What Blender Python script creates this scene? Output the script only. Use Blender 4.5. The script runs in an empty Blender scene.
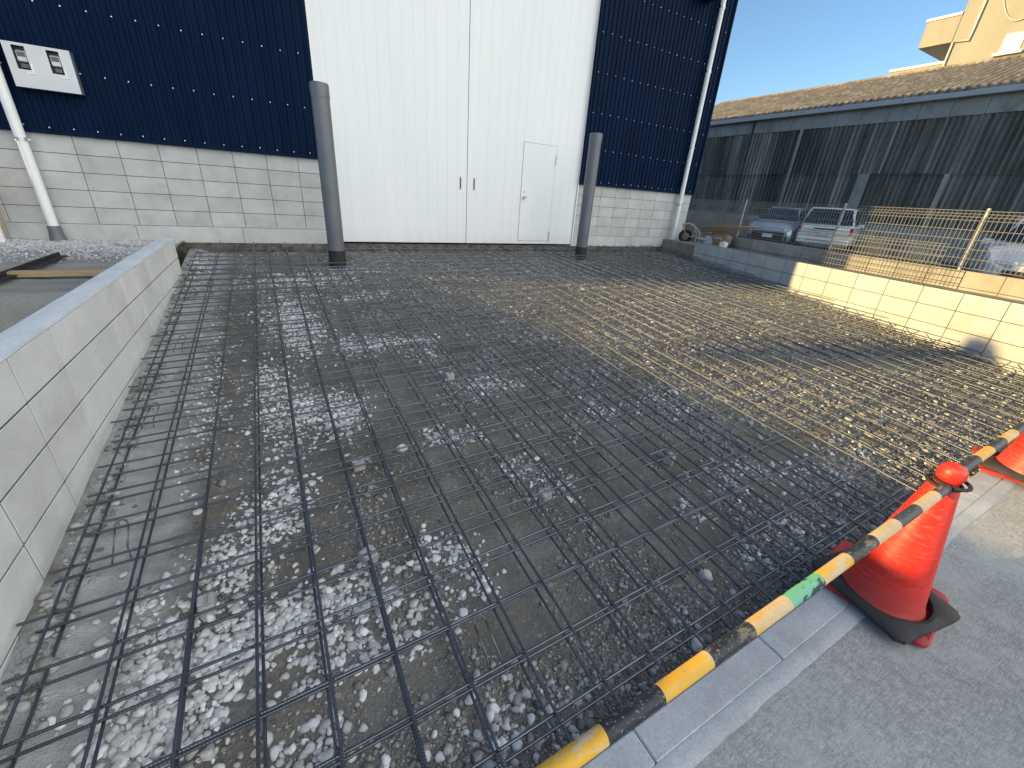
import bpy, bmesh, math, random
import numpy as np
from math import sin, cos, pi, radians as R
from mathutils import Vector, Matrix, noise
random.seed(7)
rng = np.random.default_rng(7)
S = bpy.context.scene
COL = S.collection

# ------------------------------------------------------------------ helpers
def link(name, me, parent=None):
    o = bpy.data.objects.new(name, me)
    COL.objects.link(o)
    if parent is not None:
        o.parent = parent
    return o

def tag(o, label=None, cat=None, group=None, kind=None):
    if label: o['label'] = label
    if cat: o['category'] = cat
    if group: o['group'] = group
    if kind: o['kind'] = kind
    return o

def empty(name, loc=(0, 0, 0), rz=0, label=None, cat=None, group=None):
    o = bpy.data.objects.new(name, None)
    o.empty_display_size = .1
    o.location = loc
    o.rotation_euler = (0, 0, rz)
    COL.objects.link(o)
    return tag(o, label, cat, group)

def copy_tree(o, parent=None):
    c = o.copy()
    COL.objects.link(c)
    c.parent = parent
    for ch in list(o.children):
        copy_tree(ch, c)
    return c

class MB:
    """collects vertices and faces of ONE mesh"""
    def __init__(s):
        s.v = []; s.f = []; s.m = []; s.T = Matrix.Identity(4); s.mi = 0
    def add(s, vs, fs, mi=None):
        b = len(s.v)
        for p in vs:
            s.v.append(tuple(s.T @ Vector(p)))
        for f in fs:
            s.f.append([i + b for i in f]); s.m.append(s.mi if mi is None else mi)
    def box(s, x0, x1, y0, y1, z0, z1, b=0.0, mi=None):
        if b <= 0:
            vs = [(x, y, z) for x in (x0, x1) for y in (y0, y1) for z in (z0, z1)]
            s.add(vs, [(0, 1, 3, 2), (4, 6, 7, 5), (0, 4, 5, 1), (2, 3, 7, 6), (0, 2, 6, 4), (1, 5, 7, 3)], mi)
            return
        c = ((x0+x1)/2, (y0+y1)/2, (z0+z1)/2); h = ((x1-x0)/2, (y1-y0)/2, (z1-z0)/2)
        vs = []; ix = {}
        for sx in (-1, 1):
            for sy in (-1, 1):
                for sz in (-1, 1):
                    sg = (sx, sy, sz)
                    for a in range(3):
                        p = [c[i] + sg[i]*(h[i] - (0 if i == a else b)) for i in range(3)]
                        ix[sg, a] = len(vs); vs.append(p)
        fs = []
        for a in range(3):
            o1, o2 = [(1, 2), (2, 0), (0, 1)][a]
            for sg in (-1, 1):
                def K(u, w):
                    t = [0, 0, 0]; t[a] = sg; t[o1] = u; t[o2] = w
                    return ix[tuple(t), a]
                q = [K(-1, -1), K(1, -1), K(1, 1), K(-1, 1)]
                fs.append(q if sg > 0 else q[::-1])
        for a in range(3):                 # edges parallel to axis a
            o1, o2 = [(1, 2), (2, 0), (0, 1)][a]
            for u in (-1, 1):
                for w in (-1, 1):
                    def K(t_, ax):
                        t = [0, 0, 0]; t[a] = t_; t[o1] = u; t[o2] = w
                        return ix[tuple(t), ax]
                    q = [K(-1, o1), K(1, o1), K(1, o2), K(-1, o2)]
                    fs.append(q if u*w < 0 else q[::-1])
        for sg in [(a, b_, c_) for a in (-1, 1) for b_ in (-1, 1) for c_ in (-1, 1)]:
            q = [ix[sg, 0], ix[sg, 1], ix[sg, 2]]
            fs.append(q if sg[0]*sg[1]*sg[2] > 0 else q[::-1])
        s.add(vs, fs, mi)
    def tube(s, pts, r, n=8, cap=True, mi=None):
        pts = [Vector(p) for p in pts]
        rs = r if isinstance(r, (list, tuple)) else [r]*len(pts)
        vs = []; fs = []
        up = None
        for i, p in enumerate(pts):
            t = (pts[min(i+1, len(pts)-1)] - pts[max(i-1, 0)]).normalized()
            if up is None:
                up = Vector((0, 0, 1)) if abs(t.z) < .9 else Vector((0, 1, 0))
            x = t.cross(up).normalized(); up = x.cross(t).normalized()
            for k in range(n):
                a = 2*pi*k/n
                vs.append(p + x*(rs[i]*cos(a)) + up*(rs[i]*sin(a)))
        for i in range(len(pts)-1):
            for k in range(n):
                k2 = (k+1) % n
                fs.append((i*n+k, i*n+k2, (i+1)*n+k2, (i+1)*n+k))
        if cap:
            fs.append(tuple(range(n))[::-1]); fs.append(tuple(range((len(pts)-1)*n, len(pts)*n)))
        s.add(vs, fs, mi)
    def lathe(s, prof, n=32, c=(0, 0, 0), mi=None, cap=False):
        vs = []; fs = []
        for r, z in prof:
            for k in range(n):
                a = 2*pi*k/n
                vs.append((c[0]+r*cos(a), c[1]+r*sin(a), c[2]+z))
        for i in range(len(prof)-1):
            for k in range(n):
                k2 = (k+1) % n
                fs.append((i*n+k, i*n+k2, (i+1)*n+k2, (i+1)*n+k))
        if cap:
            fs.append(tuple(range(n))[::-1]); fs.append(tuple(range((len(prof)-1)*n, len(prof)*n)))
        s.add(vs, fs, mi)
    def prism(s, poly, y0, y1, mi=None):
        """polygon in x,z extruded along y"""
        n = len(poly)
        vs = [(x, y0, z) for x, z in poly] + [(x, y1, z) for x, z in poly]
        fs = [tuple(range(n)), tuple(range(n, 2*n))[::-1]]
        for i in range(n):
            j = (i+1) % n
            fs.append((i, i+n, j+n, j))
        s.add(vs, fs, mi)
    def build(s, name, mats, parent=None, smooth=False, auto=None):
        me = bpy.data.meshes.new(name)
        me.from_pydata(s.v, [], s.f)
        for m in (mats if isinstance(mats, (list, tuple)) else [mats]):
            me.materials.append(m)
        if any(s.m):
            me.polygons.foreach_set('material_index', s.m)
        bm = bmesh.new(); bm.from_mesh(me)
        bmesh.ops.recalc_face_normals(bm, faces=bm.faces)
        if auto is not None:
            for f in bm.faces: f.smooth = True
            for e in bm.edges:
                if len(e.link_faces) == 2 and e.calc_face_angle(0) > auto: e.smooth = False
        elif smooth:
            for f in bm.faces: f.smooth = True
        bm.to_mesh(me); bm.free()
        return link(name, me, parent)

# ------------------------------------------------------------------ materials
class NT:
    def __init__(s, name):
        s.mat = bpy.data.materials.new(name); s.mat.use_nodes = True
        s.nt = s.mat.node_tree; s.b = s.nt.nodes['Principled BSDF']
    def n(s, typ, **kw):
        nd = s.nt.nodes.new(typ)
        for k, v in kw.items():
            if k in nd.inputs.keys() if isinstance(k, str) else False:
                pass
            setattr(nd, k, v)
        return nd
    def l(s, a, b): s.nt.links.new(a, b)
    def coord(s, scale=(1, 1, 1), rot=(0, 0, 0), kind='Object'):
        tc = s.n('ShaderNodeTexCoord'); mp = s.n('ShaderNodeMapping')
        mp.inputs['Scale'].default_value = scale; mp.inputs['Rotation'].default_value = rot
        s.l(tc.outputs[kind], mp.inputs['Vector']); return mp.outputs['Vector']
    def noise(s, vec, scale, detail=4, rough=.55):
        nd = s.n('ShaderNodeTexNoise'); nd.inputs['Scale'].default_value = scale
        nd.inputs['Detail'].default_value = detail; nd.inputs['Roughness'].default_value = rough
        s.l(vec, nd.inputs['Vector']); return nd.outputs['Fac']
    def ramp(s, fac, stops, interp='LINEAR'):
        nd = s.n('ShaderNodeValToRGB'); cr = nd.color_ramp; cr.interpolation = interp
        while len(cr.elements) < len(stops): cr.elements.new(.5)
        for e, (p, c) in zip(cr.elements, stops):
            e.position = p
            e.color = (c, c, c, 1) if isinstance(c, (int, float)) else (*c, 1)
        s.l(fac, nd.inputs['Fac']); return nd.outputs['Color']
    def mix(s, fac, a, b, typ='MIX'):
        nd = s.n('ShaderNodeMix'); nd.data_type = 'RGBA'; nd.blend_type = typ; nd.clamp_result = False
        for sock, v in ((nd.inputs[0], fac), (nd.inputs[6], a), (nd.inputs[7], b)):
            if hasattr(v, 'links') or hasattr(v, 'is_linked'): s.l(v, sock)
            elif isinstance(v, (int, float)): sock.default_value = v if sock.type == 'VALUE' else (v, v, v, 1)
            else: sock.default_value = (*v, 1)
        return nd.outputs[2]
    def math(s, op, a, b=0.0, clamp=False):
        nd = s.n('ShaderNodeMath'); nd.operation = op; nd.use_clamp = clamp
        for i, v in enumerate((a, b)):
            if isinstance(v, (int, float)): nd.inputs[i].default_value = v
            else: s.l(v, nd.inputs[i])
        return nd.outputs[0]
    def bump(s, h, strength=.3, dist=.01):
        nd = s.n('ShaderNodeBump'); nd.inputs['Strength'].default_value = strength; nd.inputs['Distance'].default_value = dist
        s.l(h, nd.inputs['Height']); s.l(nd.outputs['Normal'], s.b.inputs['Normal'])
    def set(s, color=None, rough=None, metal=None, spec=None):
        for k, v in (('Base Color', color), ('Roughness', rough), ('Metallic', metal), ('Specular IOR Level', spec)):
            if v is None: continue
            if isinstance(v, (int, float)): s.b.inputs[k].default_value = v
            elif isinstance(v, tuple): s.b.inputs[k].default_value = (*v, 1)
            else: s.l(v, s.b.inputs[k])
        return s.mat
    def island(s):
        return s.n('ShaderNodeNewGeometry').outputs['Random Per Island']

def concrete(name, c0, c1, nscale=6, fine=90, isl=.12, rough=.9, bump=.25, dist=.004, stain=None, stretch=(1, 1, 1)):
    t = NT(name); v = t.coord(stretch); v2 = t.coord()
    a = t.ramp(t.noise(v, nscale, 6, .6), [(.3, c0), (.7, c1)])
    if isl:
        k = t.math('ADD', t.math('MULTIPLY', t.island(), isl), 1-isl/2)
        a = t.mix(1.0, a, t.ramp(k, [(0, 0), (1, 1)]) if False else k, 'MULTIPLY')
    f = t.noise(v2, fine, 3, .6)
    a = t.mix(.35, a, t.ramp(f, [(.25, .25), (.75, .8)]), 'OVERLAY')
    if stain is not None:
        m = t.ramp(t.noise(v2, stain[0], 5, .65), [(.5, 0), (.68, stain[1])])
        a = t.mix(m, a, stain[2])
    t.bump(f, bump, dist)
    return t.set(a, rough, spec=.3)

M = {}
M['block'] = concrete('light_concrete_block', (.39, .395, .385), (.49, .495, .48), 4, 160, .14, stain=(3, .35, (.30, .285, .26)))
M['block_new'] = concrete('new_concrete_block', (.58, .58, .56), (.68, .68, .66), 4, 160, .12, stain=(3, .3, (.38, .365, .335)))
M['block_wet'] = concrete('old_concrete_block', (.27, .255, .22), (.37, .35, .30), 3, 120, .2, stain=(2.5, .6, (.16, .14, .115)))
M['mortar'] = concrete('mortar', (.075, .074, .070), (.125, .122, .115), 8, 120, 0)
M['beam'] = concrete('base_concrete', (.42, .425, .41), (.52, .52, .505), 2.5, 140, 0, stain=(2, .4, (.3, .29, .27)))
M['rough_found'] = concrete('rough_foundation', (.05, .042, .034), (.20, .17, .14), 7, 40, 0, bump=1.0, dist=.03, stain=(6, .95, (.014, .012, .011)))
M['cap'] = concrete('wall_cap_mortar', (.47, .49, .50), (.62, .64, .65), 3.5, 100, 0, stretch=(3, 1, 1), bump=.2)
M['kerb'] = concrete('kerb_concrete', (.36, .37, .372), (.48, .488, .49), 5, 130, .1, stain=(6, .35, (.25, .25, .255)))
M['yard'] = concrete('yard_dirt', (.19, .185, .165), (.30, .29, .265), 2.5, 70, 0, bump=.6, dist=.02, stretch=(.6, 2, 1))
M['carpark'] = concrete('car_park_asphalt', (.05, .05, .05), (.08, .078, .075), 3, 80, 0)
M['ground'] = concrete('far_ground', (.12, .11, .095), (.18, .165, .14), .4, 10, 0)
M['spacer'] = concrete('spacer_concrete', (.33, .33, .32), (.46, .455, .44), 20, 200, .2)

def mat_slab():
    t = NT('broom_finished_concrete'); v = t.coord(); vs = t.coord((4, 40, 1), (0, 0, .6))
    a = t.ramp(t.noise(v, 1.3, 6, .6), [(.3, (.275, .275, .255)), (.7, (.365, .365, .345))])
    f = t.noise(v, 170, 3, .7)
    a = t.mix(.5, a, t.ramp(f, [(.3, .2), (.72, .85)]), 'OVERLAY')
    s_ = t.noise(vs, 6, 3, .6)
    a = t.mix(.32, a, t.ramp(s_, [(.3, .25), (.7, .8)]), 'OVERLAY')
    big = t.noise(v, 38, 4, .7)
    a = t.mix(.35, a, t.ramp(big, [(.3, .25), (.7, .78)]), 'OVERLAY')
    vo = t.n('ShaderNodeTexVoronoi'); vo.inputs['Scale'].default_value = 55; t.l(v, vo.inputs['Vector'])
    pit = t.ramp(vo.outputs['Distance'], [(.04, 1), (.10, 0)])
    keep = t.ramp(t.noise(v, 9, 2), [(.46, 0), (.56, 1)])
    a = t.mix(t.math('MULTIPLY', t.math('MULTIPLY', pit, keep), .7), a, (.12, .115, .105))
    st = t.ramp(t.noise(v, 3.3, 5, .7), [(.52, 0), (.68, .6)])
    a = t.mix(st, a, (.44, .435, .41))
    dk = t.ramp(t.noise(v, 2.2, 6, .75), [(.56, 0), (.70, .45)])
    a = t.mix(dk, a, (.20, .20, .185))
    t.bump(t.math('ADD', f, t.math('MULTIPLY', s_, .6)), .35, .004)
    return t.set(a, .88, spec=.3)
M['slab'] = mat_slab()

def mat_bed():
    t = NT('gravelly_dirt'); v = t.coord()
    a = t.ramp(t.noise(v, 1.6, 6, .65), [(.3, (.135, .124, .104)), (.5, (.195, .18, .152)), (.72, (.27, .252, .218))])
    # small grains
    for sc, th, col in ((75, .50, (.42, .41, .385)), (140, .42, (.36, .345, .32)), (38, .62, (.38, .37, .35))):
        vo = t.n('ShaderNodeTexVoronoi'); vo.inputs['Scale'].default_value = sc; t.l(v, vo.inputs['Vector'])
        sep = t.n('ShaderNodeSeparateColor'); t.l(vo.outputs['Color'], sep.inputs['Color'])
        sel = t.math('GREATER_THAN', sep.outputs['Red'], th+.22)
        ins = t.math('LESS_THAN', vo.outputs['Distance'], .42)
        shade = t.math('ADD', t.math('MULTIPLY', sep.outputs['Green'], .9), .25)
        cc = t.mix(1.0, col, shade, 'MULTIPLY')
        patch = t.ramp(t.noise(v, 2.7, 3), [(.38, .15), (.6, .9)])
        a = t.mix(t.math('MULTIPLY', t.math('MULTIPLY', sel, ins), patch), a, cc)
    # pale dust and cement laitance, in patches
    du = t.ramp(t.noise(v, 2.1, 6, .7), [(.53, 0), (.70, .55)])
    a = t.mix(du, a, (.36, .352, .33))
    pa = t.n('ShaderNodeAttribute'); pa.attribute_name = 'pale'
    pm = t.math('MULTIPLY', t.math('MULTIPLY', pa.outputs['Fac'], .6), t.ramp(t.noise(v, 6, 5, .7), [(.36, .1), (.58, 1)]))
    a = t.mix(pm, a, t.ramp(t.noise(v, 45, 4, .7), [(.3, (.20, .195, .18)), (.7, (.44, .435, .42))]))
    # cement strip beside the left wall
    sx = t.n('ShaderNodeSeparateXYZ'); t.l(v, sx.inputs['Vector'])
    xx = t.math('ADD', sx.outputs['X'], t.math('MULTIPLY', t.noise(v, 5, 4), .5))
    strip = t.ramp(t.math('ADD', xx, 1.0), [(.60, 1), (.80, 0)])
    edge = t.ramp(t.math('ADD', xx, 1.0), [(.20, 0), (.32, 1)])
    a = t.mix(t.math('MULTIPLY', t.math('MULTIPLY', strip, edge), .9), a, t.ramp(t.noise(v, 14, 5), [(.3, (.38, .385, .385)), (.7, (.55, .555, .55))]))
    b1 = t.noise(v, 60, 4, .7); b2 = t.noise(v, 190, 2, .7)
    t.bump(t.math('ADD', b1, t.math('MULTIPLY', b2, .5)), .9, .018)
    return t.set(a, .95, spec=.2)
M['bed'] = mat_bed()

def mat_pebble(name, lo, hi, tint):
    t = NT(name); i = t.island(); v = t.coord()
    a = t.ramp(i, [(0, tuple(lo*c for c in tint)), (.6, tuple((lo+hi)/2*c for c in tint)), (1, tuple(hi*c for c in (1, 1, 1)))])
    a = t.mix(.4, a, t.ramp(t.noise(v, 60, 4, .7), [(.3, .28), (.7, .75)]), 'OVERLAY')
    t.bump(t.noise(v, 250, 2), .3, .003)
    return t.set(a, .85, spec=.3)
M['pebble'] = mat_pebble('pale_pebbles', .40, .80, (.97, .96, .93))
M['grit'] = mat_pebble('grey_grit', .16, .46, (1, .95, .86))

M['river'] = mat_pebble('tan_river_gravel', .26, .56, (1, .93, .80))
M['yard_stone'] = mat_pebble('grey_crushed_stone', .36, .56, (.96, .98, 1))
def mat_rebar():
    t = NT('steel_rebar')
    v = t.coord()
    a = t.ramp(t.noise(v, 3.5, 5, .7), [(.3, (.090, .102, .122)), (.6, (.150, .164, .188)), (.85, (.21, .168, .130))])
    uv = t.n('ShaderNodeUVMap'); sx = t.n('ShaderNodeSeparateXYZ'); t.l(uv.outputs['UV'], sx.inputs['Vector'])
    w = t.math('SINE', t.math('MULTIPLY', sx.outputs['X'], 2*pi/.009))
    t.bump(w, .32, .001)
    return t.set(a, .31, .92, .5)
M['rebar'] = mat_rebar()

def simple(name, c, rough=.5, metal=0, spec=.5, var=.12, scale=5, fine=None, bump=0):
    t = NT(name); v = t.coord()
    n1 = t.noise(v, scale, 5, .6)
    a = t.ramp(n1, [(.3, tuple(x*(1-var) for x in c)), (.7, tuple(min(1, x*(1+var)) for x in c))])
    if bump: t.bump(t.noise(v, fine or 80, 3), bump, .004)
    return t.set(a, rough, metal, spec)

def mat_navy():
    t = NT('navy_coated_steel'); v = t.coord((1, 1, .25))
    n1 = t.noise(v, 2.5, 5)
    a = t.ramp(n1, [(.3, (.0005, .0075, .026)), (.7, (.0010, .0110, .037))])
    du = t.ramp(t.noise(t.coord((2.5, 1, .3)), 1.5, 6, .7), [(.5, 0), (.75, .35)])
    a = t.mix(du, a, (.008, .020, .046))
    return t.set(a, .55, 0, .06)
M['navy'] = mat_navy()
def mat_white():
    t = NT('white_door_steel'); v = t.coord((1, 1, .3)); g = t.coord()
    a = t.ramp(t.noise(v, 1.1, 5, .6), [(.3, (.72, .735, .725)), (.7, (.78, .79, .775))])
    sx = t.n('ShaderNodeSeparateXYZ'); t.l(g, sx.inputs['Vector'])
    d = t.ramp(t.math('ADD', sx.outputs['Z'], t.math('MULTIPLY', t.noise(g, 7, 5, .7), .35)), [(0.06, .5), (.42, 0)])
    a = t.mix(d, a, (.55, .53, .49))
    stk = t.ramp(t.noise(t.coord((9, 1, .35)), 1.6, 6, .75), [(.54, 0), (.74, .30)])
    a = t.mix(stk, a, (.60, .60, .575))
    t.bump(t.noise(v, 3, 2), .05, .02)
    return t.set(a, .34, 0, .5)
M['white'] = mat_white()
M['whitepipe'] = simple('white_pvc_pipe', (.74, .74, .72), .38, 0, .5, .05)
M['screw'] = simple('screw_head', (.75, .76, .78), .3, .3)
M['dark'] = simple('dark_gap', (.02, .02, .022), .6)
M['grey_pvc'] = simple('grey_pvc', (.115, .125, .142), .42, 0, .5, .14, 3)
M['sleeve'] = simple('dark_sleeve', (.03, .026, .024), .7, 0, .3, .3, 12)
M['steel'] = simple('bare_steel', (.5, .5, .5), .35, .9)
M['alu'] = simple('meter_box_silver', (.50, .51, .52), .42, .35, .5, .06)
M['alu_side'] = simple('meter_box_grey_side', (.12, .125, .135), .5)
M['glassdark'] = simple('dark_glass', (.012, .014, .016), .08, 0, .6)
M['wood'] = None
def mat_wood(name, c0, c1, rot=(0, 0, 0), st=(1, 12, 12)):
    t = NT(name); v = t.coord(st, rot)
    n1 = t.noise(v, 4, 5, .65)
    a = t.ramp(n1, [(.3, c0), (.7, c1)])
    t.bump(n1, .3, .004)
    return t.set(a, .75, spec=.3)
M['wood'] = mat_wood('pale_timber', (.24, .165, .09), (.40, .30, .185))
M['ply'] = mat_wood('brown_formwork_board', (.22, .155, .10), (.33, .25, .17), st=(2, 2, 14))
M['tyre'] = simple('black_rubber', (.022, .022, .023), .8, 0, .3, .3, 20, 60, .3)
M['galv'] = simple('galvanised_wire', (.34, .325, .29), .45, .55, .5, .15, 8)

def mat_rubber_base():
    t = NT('dusty_rubber'); v = t.coord()
    a = t.ramp(t.noise(v, 9, 6, .7), [(.3, (.022, .022, .023)), (.62, (.05, .048, .046)), (.8, (.15, .135, .115))])
    t.bump(t.noise(v, 50, 4), .4, .004)
    return t.set(a, .75, spec=.3)
M['rubber'] = mat_rubber_base()
def mat_cone():
    t = NT('red_cone_plastic'); v = t.coord()
    a = t.ramp(t.noise(v, 6, 6, .65), [(.3, (.58, .018, .012)), (.7, (.72, .034, .018))])
    sc = t.ramp(t.noise(t.coord((1, 1, 6), (.3, .2, 0)), 14, 5, .75), [(.55, 0), (.66, .5)])
    a = t.mix(sc, a, (.66, .17, .12))
    sp = t.ramp(t.noise(v, 55, 5, .8), [(.60, 0), (.66, .6)])
    a = t.mix(sp, a, (.42, .16, .12))
    sz = t.n('ShaderNodeSeparateXYZ'); t.l(v, sz.inputs['Vector'])
    low = t.ramp(t.math('ADD', sz.outputs['Z'], t.math('MULTIPLY', t.noise(v, 11, 5, .7), .16)), [(.09, .75), (.26, 0)])
    a = t.mix(low, a, (.33, .07, .06))
    t.bump(t.noise(v, 12, 3), .08, .01)
    return t.set(a, t.ramp(t.noise(v, 20, 4, .7), [(.3, .36), (.7, .6)]), spec=.4)
M['cone'] = mat_cone()
M['conebase'] = simple('red_cone_base', (.36, .025, .03), .6, 0, .4, .3, 14)
def mat_stripe(name, c, wear, amount):
    t = NT(name); v = t.coord((1.2, 3, 3)); v2 = t.coord()
    a = t.ramp(t.noise(v2, 25, 4), [(.3, tuple(x*.85 for x in c)), (.7, c)])
    w = t.ramp(t.noise(v, 9, 7, .72), [(amount, 0), (amount+.03, 1)], 'LINEAR')
    a = t.mix(w, a, wear)
    sp = t.ramp(t.noise(v2, 130, 4, .8), [(.58, 0), (.63, .75)])
    a = t.mix(sp, a, (.33, .30, .25))
    t.bump(w, .35, .0012)
    return t.set(a, .5, spec=.4)
M['st_black'] = mat_stripe('black_bar_band', (.020, .024, .032), (.16, .135, .10), .58)
M['st_yellow'] = mat_stripe('yellow_bar_band', (.78, .42, .03), (.60, .46, .27), .53)
M['st_worn'] = mat_stripe('worn_yellow_bar_band', (.66, .47, .24), (.74, .40, .05), .55)
M['st_green'] = mat_stripe('green_tape_band', (.16, .50, .30), (.02, .03, .03), .52)
M['st_grey'] = mat_stripe('faded_black_bar_band', (.045, .048, .055), (.22, .19, .14), .60)

# ------------------------------------------------------------------ levels
# z = 0 is the eye level of the photographer
def zm(x, y):                                   # plane of the upper rebar layer (the bed climbs to the warehouse)
    t = y/7.48
    return (-1.53+.045*x)*(1-t) + (-.866)*t
def zs(x): return -1.43 + .04*x                 # cast concrete road
A15 = R(15)
def xw(y, c=6.0): return (c + y*sin(A15))/cos(A15)
def gz(x, y):
    n = noise.noise((x*1.3, y*1.3, 0))*.016 + noise.noise((x*4.1, y*4.1, 3))*.010
    h = max(0, min(1, (-.72-x)/.2)); h = h*h*(3-2*h)
    e = max(0, min(1, (y-7.18)/.12))
    return zm(x, y) - .108 + n*.8 + h*.055 - e*.085

# ------------------------------------------------------------------ setting
m = MB(); m.box(-400, 400, -400, 600, -2.4, -1.95)
tag(m.build('ground', M['ground']), kind='structure')

patches = [  # x, y, rx, ry, strength, stone size
 (-.43, 1.14, .28, .2, 1, .017), (-.58, 1.40, .16, .22, .8, .016), (-.30, 1.26, .25, .16, 1, .017), (.0, 1.24, .2, .14, 1, .016),
 (.26, 1.22, .15, .11, 1, .017), (-.37, 1.6, .16, .18, .8, .014), (-.54, 1.08, .16, .1, .7, .015), (-.22, 1.8, .12, .2, .7, .013),
 (-.12, 2.05, .12, .2, .6, .012), (0, 2.7, .22, .3, .75, .014), (-.19, 3.1, .16, .4, .7, .014), (.23, 2.66, .17, .22, 1, .015),
 (.12, 2.55, .16, .2, .7, .014), (.62, 3.65, .38, .16, .75, .016), (.11, 4.06, .2, .42, .8, .018), (.05, 4.6, .22, .5, .7, .018),
 (1.08, 3.62, .16, .12, .7, .016), (.86, 2.06, .14, .14, .5, .013), (1.27, 2.66, .2, .14, .8, .015), (1.5, 2.55, .12, .1, .6, .014),
 (1.07, 1.67, .12, .12, .5, .012), (1.2, 1.43, .12, .1, .5, .012), (.73, 2.15, .1, .1, .4, .012), (-.02, 1.06, .2, .08, .6, .014),
 (.16, 1.0, .15, .07, .5, .013), (.55, 1.28, .09, .1, .6, .013), (.42, 1.36, .09, .1, .5, .013), (1.78, 1.0, .12, .08, .35, .012), (2.3, 1.08, .25, .12, .45, .014),
 (1.76, .62, .12, .1, .5, .015), (2.15, .7, .2, .12, .3, .014), (-.15, .84, .18, .08, .4, .017), (.3, .66, .2, .1, .35, .018), (.5, .56, .2, .08, .4, .018),
 (1.0, 3.35, .12, .12, .4, .014), (.9, 5.0, .5, .18, .45, .018), (.2, 5.7, .6, .3, .5, .018), (.9, 6.1, .5, .2, .4, .018), (-.55, 3.2, .12, .9, .25, .013),
 (2.6, 1.9, .3, .2, .35, .014), (1.9, 2.0, .2, .15, .35, .013), (-.85, 6.3, .14, .3, .9, .018), (.55, 1.1, .1, .1, .3, .013), (2.9, .9, .4, .15, .35, .014)]
def bed():
    ny, nx = 250, 270
    ys = np.linspace(.372, 7.49, ny)
    vs = []; fs = []
    for y in ys:
        for i in range(nx):
            u = i/(nx-1)
            x1 = min(xw(y)+.04, 8.2 if y > 6.2 else 99)
            x = -.99 + (x1+.99)*(u**1.25)
            vs.append((x, y, gz(x, y)))
    for j in range(ny-1):
        for i in range(nx-1):
            a = j*nx+i
            fs.append((a, a+1, a+nx+1, a+nx))
    mb = MB(); mb.add(vs, fs)
    o = mb.build('gravel_bed', M['bed'], smooth=True)
    at = o.data.attributes.new('pale', 'FLOAT', 'POINT')
    P = np.array(vs); w = np.zeros(len(P))
    for (x, y, rx, ry, st, sz) in patches:
        w = np.maximum(w, st*np.exp(-(((P[:, 0]-x)/rx)**2 + ((P[:, 1]-y)/ry)**2)*.8))
    at.data.foreach_set('value', np.minimum(1, w).astype(np.float32))
    return o
tag(bed(), kind='structure')

# road slab (cast concrete) and kerb
m = MB()
NX = 60
vs = []; fs = []
xs = np.linspace(-9, 11, NX)
for x in xs:
    for (y, z) in ((-14, zs(x)-2e-3), (.283, zs(x)-.004), (.283, -2.0)):
        vs.append((x, y, z))
for i in range(NX-1):
    for k in range(2):
        fs.append((3*i+k, 3*i+k+1, 3*i+3+k+1, 3*i+3+k))
m.add(vs, fs)
tag(m.build('road_slab', M['slab']), kind='structure')
m = MB()
x = -3.0 + .12
while x < 9:
    L = .6
    sh = Matrix(((1, 0, 0, 0), (0, 1, 0, 0), (.04, 0, 1, -1.43), (0, 0, 0, 1)))
    m.T = sh
    m.box(x+.0015, x+L-.0015, .286, .378, -.5, .002, .004)
    x += L
tag(m.build('kerb', M['kerb']), kind='structure')
# thin band of smooth cement paste along the road side of the kerb
m = MB(); vs = []; fs = []
for i, x in enumerate(np.linspace(-3, 8, 221)):
    w = .05 + .006*noise.noise((x*2, 0, 5)) + .005*noise.noise((x*9, 2, 5))
    vs += [(x, .2855, zs(x)-.001), (x, .283-w*.5, zs(x)+.0035), (x, .283-w, zs(x)-.0035)]
    if i:
        b = 3*i
        fs += [(b-3, b-2, b+1, b), (b-2, b-1, b+2, b+1)]
m.add(vs, fs)
tag(m.build('cement_joint', M['kerb'], smooth=True), kind='structure')

# left yard
m = MB(); vs = []; fs = []
nx, ny = 90, 90
for j, y in enumerate(np.linspace(.38, 7.49, ny)):
    for i, x in enumerate(np.linspace(-9, -1.06, nx)):
        z = -.875 + noise.noise((x*1.1, y*1.1, 9))*.025 + noise.noise((x*5, y*5, 9))*.01
        pit = max(0, min(1, (4.25-y)/.2)) * max(0, min(1, (y-3.1)/.3))
        z -= .22*pit*max(0, min(1, (x+2.6)/.3))
        vs.append((x, y, z))
for j in range(ny-1):
    for i in range(nx-1):
        a = j*nx+i; fs.append((a, a+1, a+nx+1, a+nx))
m.add(vs, fs)
tag(m.build('yard_ground', M['yard'], smooth=True), kind='structure')
# car park behind the retaining wall, and the raised strip between the two walls
m = MB()
m.box(7.0, 90, -20, 60, -1.9, -1.18)
tag(m.build('car_park', M['carpark']), kind='structure')
m = MB()
T15 = Matrix.Rotation(-A15, 4, 'Z')              # local y runs along the right-hand walls, local x = distance c
m.T = T15
m.box(6.13, 6.87, -4, 9.6, -1.3, -.715)
tag(m.build('dirt_strip', M['yard']), kind='structure')

# ------------------------------------------------------------------ warehouse
YF = 7.48
XL, XR = -2.75, 9.0
ZT = 7.32
ZB = -.905
DX0, DX1 = .843, 5.60
ZC = .293
wh = empty('warehouse', (3, YF, ZB), 0, 'navy corrugated steel warehouse with white sliding doors on a grey block base', 'warehouse')
wh_inv = Matrix.Translation((-3, -YF, -ZB))
def W(mb, name, mats, parent=wh, **k):
    mb2 = MB(); mb2.v = [tuple(wh_inv @ Vector(p)) for p in mb.v]; mb2.f = mb.f; mb2.m = mb.m
    return mb2.build(name, mats, parent, **k)

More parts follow.
